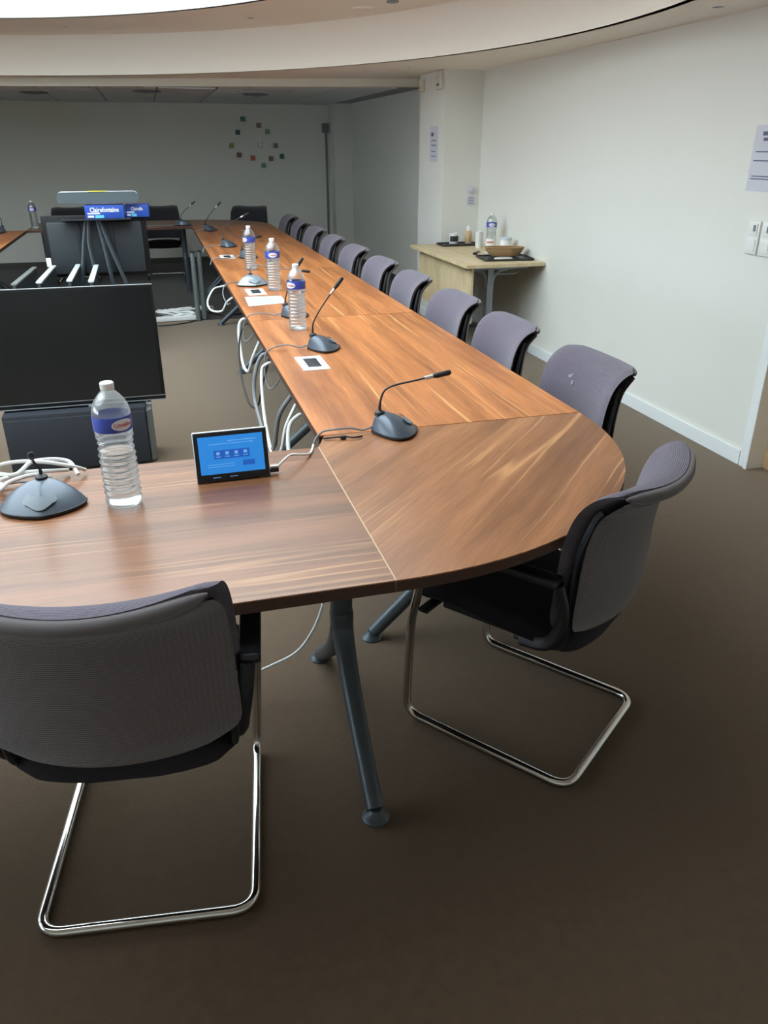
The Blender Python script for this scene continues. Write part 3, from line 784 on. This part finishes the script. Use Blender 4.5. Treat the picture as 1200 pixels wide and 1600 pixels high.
# ------------------------------------------------------------ bottles
def bottle(label, loc, fill, rz=0, h=.30, group='clear water bottles with blue labels'):
    k = h/.30
    t = thing('water_bottle', label, 'bottle', loc, rz, group)
    R = .043
    prof = [(.030*k, 0), (.040*k, .004*k), (.0425*k, .012*k)]
    z = .02
    while z < .185:
        ph = (z-.02)/.0155; amp = .0026 if z < .17 else .0006
        wob = .0022*math.exp(-((z-.155)/.014)**2)
        prof.append(((R-amp+amp*math.cos(2*PI*ph)-wob)*k, z*k)); z += .0031
    prof += [(R*k, .187*k), (R*k, .228*k), (.0425*k, .234*k), (.040*k, .245*k), (.034*k, .258*k), (.024*k, .271*k), (.0145*k, .281*k), (.013*k, .285*k), (.013*k, .288*k)]
    q = MB(); q.lathe(prof, seg=32, cap=True); q.build('bottle_body', M['clear'], t, angle=70)
    zt = fill*h
    wp = [(r-.0014, z_) for r, z_ in prof if z_ < zt and z_ > .004]; wp = [(.028*k, .003)]+wp
    q = MB(); q.lathe(wp, seg=32); q.build('water', M['water'], t, angle=70)
    q = MB(); q.lathe([(R*k+.0005, .191*k), (R*k+.0009, .1925*k), (R*k+.0009, .2245*k), (R*k+.0005, .226*k)], seg=40, cap=False); lb = q.build('label_band', M['label'], t)
    # white oval with red lettering wrapped on the label
    q = MB(); rr = R*k+.0013; n_ = 16; vs = [(0, .208*k)]
    q2 = [(0, 0)]
    vs = []
    for j in range(4):
        for i in range(24):
            a = 2*PI*i/24; s = (j)/3
            th_ = s*.62*math.cos(a); zz = .2085*k+s*.0135*k*math.sin(a); vs.append(Vector((rr*math.cos(th_), rr*math.sin(th_), zz)))
    fs = [(j*24+i, j*24+(i+1) % 24, (j+1)*24+(i+1) % 24, (j+1)*24+i) for j in range(3) for i in range(24)]
    q.add(vs, fs); q.build('label_oval', M['lwhite'], lb)
    tv, tf = LET['cristaline']
    q = MB(); q.add([Vector(((rr+.0006)*math.cos(v.x/rr), (rr+.0006)*math.sin(v.x/rr), .2085*k+v.y*k)) for v in tv], tf); q.build('label_lettering', M['lred'], lb, False)
    q = MB(); q.lathe([(.0150*k, .283*k), (.0155*k, .285*k), (.0155*k, .298*k), (.0135*k, .300*k), (.001, .300*k)], seg=24); q.build('cap', M['cap'], t)
    return t
LET = {'cristaline': text_mesh('Cristaline', .0125, .0003), 'ream': text_mesh('Clairefontaine', .052, .0012), 'ream2': text_mesh('Clairalfa', .038, .0008)}
bottle('large half-full water bottle on the near table, left of the small touch screen', (-.148, 1.885, Z), .46, math.radians(-55), .312)
bottle('water bottle nearest the rounded corner on the long table, beside the tall-necked microphone', (.627, 3.81, Z), .68, math.radians(-140), .308)
bottle('middle of three water bottles along the long table', (.683, 4.99, Z), .70, math.radians(-95), .308)
bottle('farthest of three water bottles along the long table', (.650, 5.93, Z), .66, math.radians(-150), .302)
bottle('water bottle on the far left table against the far wall', (-1.25, 9.75, Z), .6, math.radians(-90), .285)

# ------------------------------------------------------------ small touch screen
t = thing('touch_panel', 'small blue-lit touch screen tilted back on the near table', 'tablet', (.132, 1.962, Z), math.radians(1.5))
Rt = Matrix.Rotation(math.radians(-14), 3, 'X')
def tb(q, c, d, b=0): return q.box(Rt @ Vector(c), d, b, Rt, 3)
q = MB(); tb(q, (0, .006, .068), (.196, .014, .136), .005); q.build('housing', M['alu'], t)
q = MB(); tb(q, (0, -.0018, .068), (.192, .003, .131), .0012); q.build('bezel', M['blk2'], t)
q = MB(); tb(q, (0, -.0036, .072), (.170, .001, .100)); scn = q.build('display', M['screen_blue'], t, False)
q = MB(); tb(q, (0, -.0045, .073), (.094, .0006, .023), .0002); tb(q, (.043, -.0045, .046), (.032, .0006, .014), .0002); q.build('display_buttons', M['screen_dk'], scn, False)
q = MB()
for x in (-.036, -.012, .012, .036): tb(q, (x, -.0052, .076), (.009, .0005, .008)); tb(q, (x, -.0052, .067), (.013, .0005, .002))
tb(q, (.03, -.0045, .108), (.075, .0005, .0018)); tb(q, (0, -.0045, .101), (.12, .0005, .0015)); tb(q, (-.03, -.0045, .047), (.07, .0005, .0012)); tb(q, (-.03, -.0045, .041), (.07, .0005, .0012))
tb(q, (-.045, -.0045, .0125), (.02, .0005, .0012)); tb(q, (0.0, -.0045, .0125), (.02, .0005, .0012))
q.build('display_text', M['screen_lt'], scn, False)
q = MB(); q.prism([(-.07, 0.0), (.07, 0.0), (.06, .075), (-.06, .075)], 0, .006, .001); q.box((0, .05, .04), (.10, .012, .085), .004, Matrix.Rotation(math.radians(20), 3, 'X')); q.build('stand', M['blk'], t)
q = MB(); q.box((.112, .02, .018), (.022, .012, .010), .003); q.tube([(.122, .02, .018), (.14, .03, .03), (.165, .055, .034), (.20, .085, .02), (.235, .13, .004), (.26, .20, .002)], .0035, 8); q.build('cable', M['whc'], t)
q = MB(); q.box((.110, .018, .012), (.026, .016, .014), .004); q.build('plug', M['blk2'], t)

# paper sheet, coins of clutter on the long table
t = thing('paper_sheet', 'printed white sheet lying beside the second socket panel', 'paper', (.578, 4.635, Z), 0)
q = MB(); q.prism([(-.113, -.155), (.108, -.10), (.112, .142), (-.102, .148)], 0, .0008); q.build('sheet', M['paper'], t, False)
q = MB()
for k in range(7): q.box((-.02+.01*(k % 2), -.09+k*.033, .0012), (.13-.02*(k % 3), .008, .0006))
q.build('printed_lines', M['inkb'], t, False)
t = thing('paper_scrap', 'tiny white scrap on the dark far part of the long table', 'paper', (.95, 8.95, Z), .3)
q = MB(); q.prism([(-.05, -.03), (.05, -.035), (.045, .03), (-.04, .035)], 0, .002); q.build('sheet', M['paper'], t, False)
q = MB(); q.box((0, 0, .0026), (.05, .01, .0008)); q.build('printed_line', M['inkb'], t, False)
# cable lump beside nearest microphone
t = tag(MB().box((0, 0, .006), (.018, .012, .012), .003).tube([(-.06, .01, .004), (0, 0, .008), (.03, -.01, .006), (.06, 0, .004)], .003, 6).build('cable_clip', M['blkc'], loc=(.485, 2.20, Z)),
        'small black cable clip lying behind the corner microphone', 'cable clip')

# ------------------------------------------------------------ cables hanging and on tables
def cord(name, label, pts, r, m_, cat='cable', group=None):
    P = [Vector(p) for p in pts]; o0 = P[0]
    q = MB(); q.tube([p-o0 for p in P], r, 8); o = q.build(name, m_, loc=o0); return tag(o, label, cat, group)
cord('hanging_cable', 'white cable hanging from the long table edge by the corner', [(.45, 2.61, .70), (.41, 2.60, .695), (.375, 2.58, .66), (.36, 2.50, .58), (.36, 2.38, .55), (.37, 2.28, .62), (.39, 2.2, .66), (.46, 2.24, .70)], .007, M['whc'])
cord('hanging_cable', 'white cable looping below the edge near the tall-necked microphone', [(.45, 3.36, .70), (.405, 3.35, .695), (.38, 3.34, .66), (.365, 3.22, .53), (.36, 3.05, .44), (.36, 2.92, .42), (.375, 2.80, .50), (.395, 2.78, .60), (.45, 2.80, .695)], .007, M['whc'])
cord('hanging_cable', 'grey cable bundle drooping beside the longest white loop', [(.45, 3.52, .70), (.405, 3.52, .69), (.37, 3.50, .62), (.355, 3.46, .52), (.36, 3.32, .44), (.36, 3.12, .41), (.37, 2.98, .45), (.39, 2.92, .6), (.45, 2.9, .695)], .009, M['grey'])
cord('hanging_cable', 'thin black cable looping under the third microphone', [(.45, 4.22, .70), (.405, 4.22, .69), (.37, 4.2, .60), (.36, 4.1, .44), (.37, 3.9, .36), (.39, 3.7, .40), (.41, 3.62, .52), (.46, 3.6, .69)], .005, M['blkc'])
cord('hanging_cable', 'white strap of cable hanging below the edge by the third microphone', [(.45, 4.36, .70), (.405, 4.36, .69), (.385, 4.34, .64), (.38, 4.26, .55), (.38, 4.14, .49), (.39, 4.0, .50), (.41, 3.95, .58), (.46, 3.93, .69)], .008, M['whc'])
cord('hanging_cable', 'pale cable coil hanging at the edge by the silver microphone', [(.45, 5.55, .70), (.40, 5.55, .69), (.34, 5.50, .68), (.29, 5.40, .62), (.30, 5.25, .59), (.36, 5.15, .60), (.395, 5.12, .66), (.45, 5.1, .70)], .006, M['whc'])
cord('floor_cable', 'thin white cable curving under the near tables to the floor', [(.42, 2.10, .60), (.40, 2.05, .42), (.36, 2.0, .27), (.29, 1.98, .16), (.20, 1.97, .12), (.08, 1.97, .09), (-.15, 2.0, .03), (-.4, 2.1, .006)], .0045, M['whc'])
rnd = random.Random(3)
labs = ['upper white cable of the tangle behind the near left microphone', 'middle white cable of the tangle behind the near left microphone', 'lower white cable of the tangle behind the near left microphone', 'white looped cable reaching furthest right behind the near left microphone', 'white cable lying at the left frame edge beside the near left microphone']
P5 = [[(-.68, 2.10, .752), (-.55, 2.13, .765), (-.44, 2.125, .79), (-.36, 2.11, .79), (-.29, 2.10, .775), (-.255, 2.12, .752)],
      [(-.70, 2.04, .752), (-.56, 2.06, .76), (-.47, 2.05, .77), (-.40, 2.08, .775), (-.33, 2.10, .765), (-.30, 2.13, .752)],
      [(-.66, 1.97, .752), (-.54, 1.98, .755), (-.46, 1.98, .765), (-.43, 2.02, .775), (-.38, 2.07, .77), (-.34, 2.09, .752)],
      [(-.62, 2.12, .752), (-.50, 2.10, .775), (-.42, 2.06, .78), (-.38, 2.12, .79), (-.30, 2.13, .78), (-.27, 2.08, .756)],
      [(-.60, 1.90, .752), (-.53, 1.93, .753), (-.47, 1.95, .76), (-.45, 2.0, .765), (-.47, 2.08, .76), (-.55, 2.12, .752)]]
for lab, pts in zip(labs, P5): cord('table_cable', lab, pts, .0055, M['whc'], 'cable', 'tangle of white cables on the near table')
t = thing('power_adapter', 'small white power adapter among the cables at the left frame edge', 'adapter', (-.56, 2.02, Z), .3)
q = MB(); q.box((0, 0, .014), (.09, .05, .028), .006); q.build('body', M['white'], t)
q = MB(); q.tube([(.045, 0, .014), (.06, 0, .013), (.075, .01, .006)], .004, 8); q.build('lead', M['whc'], t)
# floor: power strips under the far left
t = thing('power_strip', 'white power strip half buried in cables on the floor by the two posts', 'power strip', (.10, 8.02, 0), math.radians(4))
q = MB(); q.box((0, 0, .022), (.50, .06, .044), .006); q.build('housing', M['white'], t)
for k in range(5):
    q = MB(); q.lathe([(.02, 0), (.02, .003), (.014, .0032)], (-.2+k*.09, 0, .044), 16); q.build('outlet', M['paperg'], t)
labs = ['white cable heaped over the power strip, topmost', 'white cable looped left of the power strip', 'white cable wound behind the power strip', 'white cable in front of the power strip', 'loose white cable trailing toward the posts']
for k, lab in enumerate(labs):
    pts = []
    for i in range(14):
        a = i*.9+k; pts.append((.12+.20*math.cos(a*1.05+k)*(.6+.4*rnd.random())+.02*i*(k == 4), 8.12+.10*math.sin(a)+.01*k+.02*rnd.random(), .012+.05*abs(math.sin(i*.8+k))+.012*k*.5))
    cord('floor_cable', lab, pts, .0085, M['whc'], 'cable', 'white cables heaped on the floor')
cord('floor_cable', 'thin black cable lying on the carpet in front of the power strip', [(-.28, 7.85, .006), (-.1, 7.78, .006), (.1, 7.80, .006), (.28, 7.92, .006), (.38, 8.1, .006)], .006, M['blkc'])
cord('floor_cable', 'thick black cable lying on the carpet under the long table by the posts', [(.45, 8.3, .01), (.6, 8.1, .01), (.8, 8.15, .01), (.95, 8.0, .01)], .010, M['blkc'])
# two posts
for k, (x, y, lab) in enumerate(((.325, 7.95, 'left of the two grey metal posts by the far table edge'), (.388, 8.00, 'right of the two grey metal posts by the far table edge'))):
    t = thing('metal_post', lab, 'post', (x, y, 0), 0, 'pair of grey posts')
    q = MB(); q.tube([(0, 0, .008), (0, 0, .64)], .0235, 18, False); q.build('tube', M['post'], t)
    q = MB(); q.lathe([(.0245, .64), (.0245, .65), (.02, .655), (.001, .655)], seg=18); q.build('end_cap', M['blk'], t)
    q = MB(); q.lathe([(.030, 0), (.030, .008)], seg=20); q.build('foot', M['blk'], t)

# ------------------------------------------------------------ televisions and equipment in the middle
TY = 4.22
t = thing('television', 'large black flat television facing the viewer at the left edge', 'television', (-.66, TY, 0), 0)
q = MB(); q.box((0, .022, .62), (1.22, .04, .60), .006); q.build('back_housing', M['blk2'], t)
q = MB(); q.box((0, -.004, .625), (1.24, .014, .595), .004); q.build('bezel', M['bezel'], t)
q = MB(); q.box((0, -.012, .633), (1.20, .003, .555)); q.build('screen', M['screen'], t, False)
q = MB(); q.box((0, -.006, .9245), (1.235, .012, .004), .0012); q.box((0, -.012, .350), (1.235, .004, .004), .001); q.box((0, -.010, .327), (1.235, .010, .005), .001); q.build('chrome_trim', M['alu'], t)
q = MB(); q.box((.26, -.010, .319), (.07, .014, .012), .004); q.build('sensor', M['alu'], t)
q = MB(); q.box((.53, .0, .320), (.02, .02, .010), .002); q.build('standoff', M['blk'], t)
t = thing('equipment_cabinet', 'low dark cabinet standing under the front television', 'cabinet', (-.50, TY, 0), 0)
q = MB(); q.box((0, .03, .163), (.70, .24, .303), .004); q.build('carcass', M['box'], t)
q = MB(); q.box((0, -.098, .155), (.69, .012, .28), .002); q.build('front_panel', M['box'], t)
q = MB(); q.prism([(-.0, -.09), (.025, -.06), (.025, .15), (0, .15)], 0.012, .29); o = q.build('side_panel', M['boxs'], t, False); o.location = (.352, 0, 0)
q = MB(); [q.lathe([(.022, 0), (.022, .012)], (x, y, 0), 14) for x in (-.3, .3) for y in (-.05, .12)]; q.build('foot', M['blk'], t)
# upright panels behind
strips = [(-1.07, 6.6, -.04), (-.90, 6.65, -.02), (-.68, 6.68, .0), (-.515, 6.6, .01)]
labs = ['leftmost dull upright panel behind the front television', 'upright panel with a bright metal edge and a clip, second from left', 'upright panel with a bright metal edge, third from left', 'upright panel with a bright metal edge, rightmost of four']
for k, ((x, y, a), lab) in enumerate(zip(strips, labs)):
    t = thing('upright_panel', lab, 'panel', (x, y, 0), a, 'dark panels standing behind the front television')
    q = MB(); q.box((0, .48, .32), (.022, .96, .56), .003); q.build('board', M['panel'], t)
    q = MB(); q.box((0, .48, .606), (.042, .96, .014), .003); q.build('edge_strip', M['strip'] if k else M['boxs'], t)
    for yy in (.08, .88):
        q = MB(); q.box((0, yy, .02), (.14, .04, .04), .006); q.build('foot', M['blk'], t)
    if k == 1:
        q = MB(); q.box((-.03, .93, .64), (.04, .02, .075), .005); q.build('clip', M['white'], t)
# rear TV on a trolley, seen from behind
t = thing('television', 'rear black television seen from the back, on a stand under the video bar', 'television', (-.50, 7.72, 0), 0)
q = MB(); q.box((0, .02, .75), (.88, .02, .52), .006); q.build('bezel', M['bezel'], t)
q = MB(); q.box((0, -.01, .74), (.80, .05, .44), .02); q.build('back_housing', M['panel'], t)
for x in (-.14, .14): q = MB(); q.box((x, -.04, .74), (.035, .014, .40), .003); q.build('mount_rail', M['blk'], t)
t = thing('television_stand', 'dark stand with splayed struts behind the front television, holding the rear one', 'stand', (-.50, 7.60, 0), 0)
for (x0, x1) in ((-.10, -.24), (-.06, .0), (.06, .14), (.10, .34)):
    q = MB(); q.tube([(x0*.6, .01, .97), (x0, -.01, .8), (x1, -.14, .03)], .02, 8, False, flat=.7); q.build('strut', M['leg'], t)
q = MB(); q.box((0, -.14, .02), (.86, .06, .04), .008); q.build('base_bar', M['blk'], t)
q = MB(); q.box((.03, .04, .985), (.58, .24, .014), .003); q.build('shelf', M['blk'], t)
# reams of paper and video bar
def ream(label, x, y, z, rz, big):
    t = thing('paper_ream', label, 'paper', (x, y, z), rz, 'blue paper reams')
    wd, dp, ht = (.32, .20, .105) if big else (.20, .16, .10)
    q = MB(); q.box((0, 0, ht/2), (wd, dp, ht), .004); q.build('wrapper', M['blue'], t)
    q = MB(); tv, tf = LET['ream' if big else 'ream2']; q.add([Vector((v.x*.80, -dp/2-.0012, ht*.66+v.y)) for v in tv], tf); q.build('lettering', M['white'], t, False)
    q = MB(); q.box((-wd*.28, -dp/2-.0006, ht*.40), (wd*.32, .001, .012), .0003); q.box((-wd*.36, -dp/2-.0006, ht*.17), (wd*.15, .001, .016), .0003); q.build('stripe', M['lwhite'], t, False)
    q = MB(); q.box((-wd*.14, -dp/2-.0006, ht*.16), (wd*.22, .001, .024), .0003); q.build('emblem', M['cyan'], t, False)
    return t
ream('blue paper ream with large white lettering directly under the video bar', -.39, 7.62, .993, 0, True)
ream('smaller blue paper ream poking out right of the lettered one', -.12, 7.72, .993, -.05, False)
t = thing('video_bar', 'long grey video conference bar with a yellow sticker lying on the paper reams', 'video bar', (-.43, 7.62, 1.112), 0)
q = MB()
out = [(-.33+.0, 0)]
pr_ = []
for k in range(24):
    a = 2*PI*k/24; cx_ = .29 if math.cos(a) > 0 else -.29
    pr_.append((cx_+.045*math.cos(a), .048+.045*math.sin(a)))
vs = [Vector((x, -.045, z)) for x, z in pr_]+[Vector((x, .045, z)) for x, z in pr_]
q.add(vs, [tuple(range(24))[::-1], tuple(range(24, 48))]+[(k, (k+1) % 24, 24+(k+1) % 24, 24+k) for k in range(24)]); q.build('housing', M['bar'], t)
q = MB(); vs = []
top = [(x, z) for x, z in pr_ if z > .0475+.02]; top.sort()
for x, z in top: vs += [Vector((x, -.047, z-.001)), Vector((x, .02, z+.003))]
q.add(vs, [(2*i, 2*i+1, 2*i+3, 2*i+2) for i in range(len(top)-1)]); q.build('rim', M['lwhite'], t)
q = MB(); q.box((.0, -.02, .096), (.15, .06, .006), .002); q.build('sticker', M['yel'], t)
q = MB(); q.box((.01, 0, .0015), (.14, .07, .005), .001); q.build('foot', M['white'], t)

# ------------------------------------------------------------ side desk against the right wall
DX0, DX1, DY0_, DY1_ = 2.245, 2.895, 5.71, 7.14
t = thing('side_desk', 'pale oak side desk against the right wall with grey metal legs', 'desk', (DX0, DY0_, 0), 0)
q = MB(); q.prism([(0, 0), (DX1-DX0, 0), (DX1-DX0, DY1_-DY0_), (0, DY1_-DY0_)], .715, .742, .002); q.build('desktop', M['oak'], t, False)
q = MB(); q.box((.075, .71, .50), (.018, 1.30, .42), .002); q.build('modesty_panel', M['oak'], t, False)
for y in (.17, 1.25):
    q = MB()
    q.prism([(.235, y-.03), (.285, y-.03), (.285, y+.03), (.235, y+.03)], .05, .69, .004)
    q.box((.32, y, .695), (.52, .055, .03), .005)
    G = []
    for sgn in (-1, 1):
        pts = [(.26+sgn*.018, y, .55), (.26+sgn*.03, y, .62), (.26+sgn*.07, y, .665), (.26+sgn*.15, y, .688)]; q.tube(pts, .018, 8)
    q.box((.33, y, .025), (.56, .06, .04), .012)
    q.build('desk_leg', M['legd'], t)
    q = MB(); q.tube([(.30, y, .645), (.48, y, .645), (.50, y, .66)], .008, 8, False); q.build('brace', M['legd'], t)
DZ = .743
def tray(label, x, y, lx, ly, rz):
    t = thing('serving_tray', label, 'tray', (x, y, DZ), rz)
    q = MB(); q.box((0, 0, .004), (lx, ly, .006), .002); q.build('base', M['tray'], t)
    q = MB(); P = rounded([(-lx/2, 0, .01), (-lx/2, ly/2, .01), (lx/2, ly/2, .01), (lx/2, -ly/2, .01), (-lx/2, -ly/2, .01), (-lx/2, -.001, .01)], .03, 5); q.tube(P, .006, 6, False, flat=1.0); q.build('rim', M['tray'], t)
tray('black tray at the far end of the side desk under the mug', 2.66, 7.0, .36, .20, 0)
tray('black tray at the near end of the side desk under the wicker basket', 2.675, 5.99, .40, .29, -.12)
t = thing('mug', 'black and white patterned mug on the far tray', 'mug', (2.62, 7.02, DZ+.011), -.5)
q = MB(); q.lathe([(.001, 0), (.036, 0), (.04, .006), (.041, .09), (.037, .09), (.036, .012), (.001, .01)], seg=28, cap=False); q.build('cup_body', M['white'], t)
q = MB(); q.lathe([(.0416, .02), (.042, .022), (.042, .066), (.0416, .068)], seg=28, cap=False, ang=(-2.3, 1.0)); q.build('dark_pattern', M['tray'], t)
q = MB(); q.tube([(.04, 0, .075), (.062, 0, .07), (.068, 0, .048), (.06, 0, .026), (.04, 0, .02)], .005, 8); q.build('handle', M['white'], t)
t = thing('lotion_bottle', 'beige bottle with white rounded cap on the far tray', 'bottle', (2.755, 7.0, DZ+.011), 0)
q = MB(); q.lathe([(.001, 0), (.028, 0), (.031, .005), (.031, .085), (.027, .10), (.018, .112)], seg=24, cap=False); q.build('bottle_body', M['beige'], t)
q = MB(); q.lathe([(.02, .11), (.02, .13), (.016, .148), (.006, .155), (.001, .156)], seg=20, cap=False); q.build('cap', M['white'], t)
q = MB(); q.lathe([(.0315, .035), (.0317, .036), (.0317, .055), (.0315, .056)], seg=24, cap=False); q.build('label_band', M['door'], t)
t = thing('cup_stack', 'tall stack of nested white cups standing between lotion bottle and water bottle', 'cup', (2.745, 6.72, DZ), 0)
for k in range(9):
    q = MB(); z0 = k*.0135
    q.lathe([(.001, z0), (.025, z0), (.031, z0+.03), (.0335, z0+.0305), (.0335, z0+.033), (.030, z0+.033), (.024, z0+.003), (.001, z0+.003)], seg=24, cap=False); q.build('cup', M['white'], t)
o = bottle('water bottle standing on the oak side desk', (2.765, 6.50, DZ+.001), .5, math.radians(-110), .305, 'water bottle on the side desk')
q = MB(); rr = .045; q.lathe([(rr, .04), (rr+.0004, .042), (rr+.0004, .10), (rr, .102)], seg=20, cap=False, ang=(-1.3, 1.0)); w2 = q.build('paper_label', M['white'], o)
q = MB(); q.lathe([(rr+.001, .068), (rr+.0014, .07), (rr+.0014, .078), (rr+.001, .08)], seg=12, cap=False, ang=(-.8, .4)); q.build('label_print', M['lred'], w2)
t = thing('sugar_tub', 'white cylindrical tub with blue lettering mark behind the wicker basket', 'tub', (2.80, 6.27, DZ), math.radians(-120))
q = MB(); q.lathe([(.001, 0), (.047, 0), (.049, .004), (.049, .115), (.046, .12)], seg=28, cap=False); q.build('tub_body', M['white'], t)
q = MB(); q.lathe([(.051, .112), (.051, .128), (.048, .131), (.001, .131)], seg=28, cap=False); q.build('lid', M['paper'], t)
q = MB(); q.lathe([(.0495, .055), (.0499, .056), (.0499, .066), (.0495, .067)], seg=12, cap=False, ang=(-.45, .45)); q.lathe([(.0495, .04), (.0499, .041), (.0499, .046), (.0495, .047)], seg=12, cap=False, ang=(-.4, .4)); q.build('print', M['label'], t)
t = thing('bread_basket', 'brown boat-shaped wicker basket on the near tray', 'basket', (2.70, 6.06, DZ+.0145), math.radians(-17))
rows = []
for (f, z) in ((.72, 0), (.86, .02), (.96, .045), (1.0, .062), (.965, .064), (.92, .045), (.80, .02), (.68, .008)):
    rows.append([Vector((.155*f*math.copysign(abs(math.cos(a))**.8, math.cos(a)), .068*f*math.sin(a), z)) for a in [2*PI*k/32 for k in range(32)]])
q = MB(); q.grid(rows, True); q.f.append(tuple(range(32))[::-1]); q.f.append(tuple(7*32+k for k in range(32))); q.build('basket_body', M['wicker'], t)
q = MB(); q.tube([Vector((.156*math.copysign(abs(math.cos(a))**.8, math.cos(a)), .068*math.sin(a), .064)) for a in [2*PI*k/24 for k in range(24)]], .005, 8, closed=True); q.build('rim', M['wicker'], t)
t = tag(MB().prism([(.075*math.cos(2*PI*k/28), .06*math.sin(2*PI*k/28)) for k in range(28)], 0, .008, .002).build('napkin', M['white'], loc=(2.63, 5.915, DZ+.0085)), 'white folded napkin on the near tray in front of the basket', 'napkin')
t = thing('spoon_rest', 'black oval utensil lying on the side desk left of the near tray', 'utensil', (2.545, 6.30, DZ), .9)
q = MB(); q.prism([(.028*math.cos(2*PI*k/20), .02*math.sin(2*PI*k/20)) for k in range(20)], 0, .018, .005); q.build('bowl', M['tray'], t)
q = MB(); q.tube([(.02, 0, .011), (.07, 0, .013), (.13, 0, .010)], .008, 8, flat=.7); q.build('handle', M['tray'], t)
t = thing('small_saucer', 'small cream saucer on the side desk beside the near tray', 'saucer', (2.66, 6.28, DZ), 0)
q = MB(); q.lathe([(.001, .002), (.03, 0), (.045, .01), (.05, .016), (.046, .016), (.03, .006), (.001, .005)], seg=28, cap=False); q.build('dish', M['cap'], t)
q = MB(); q.lathe([(.02, 0), (.022, .003)], (0, 0, 0), 20); q.build('foot_ring', M['cap'], t)
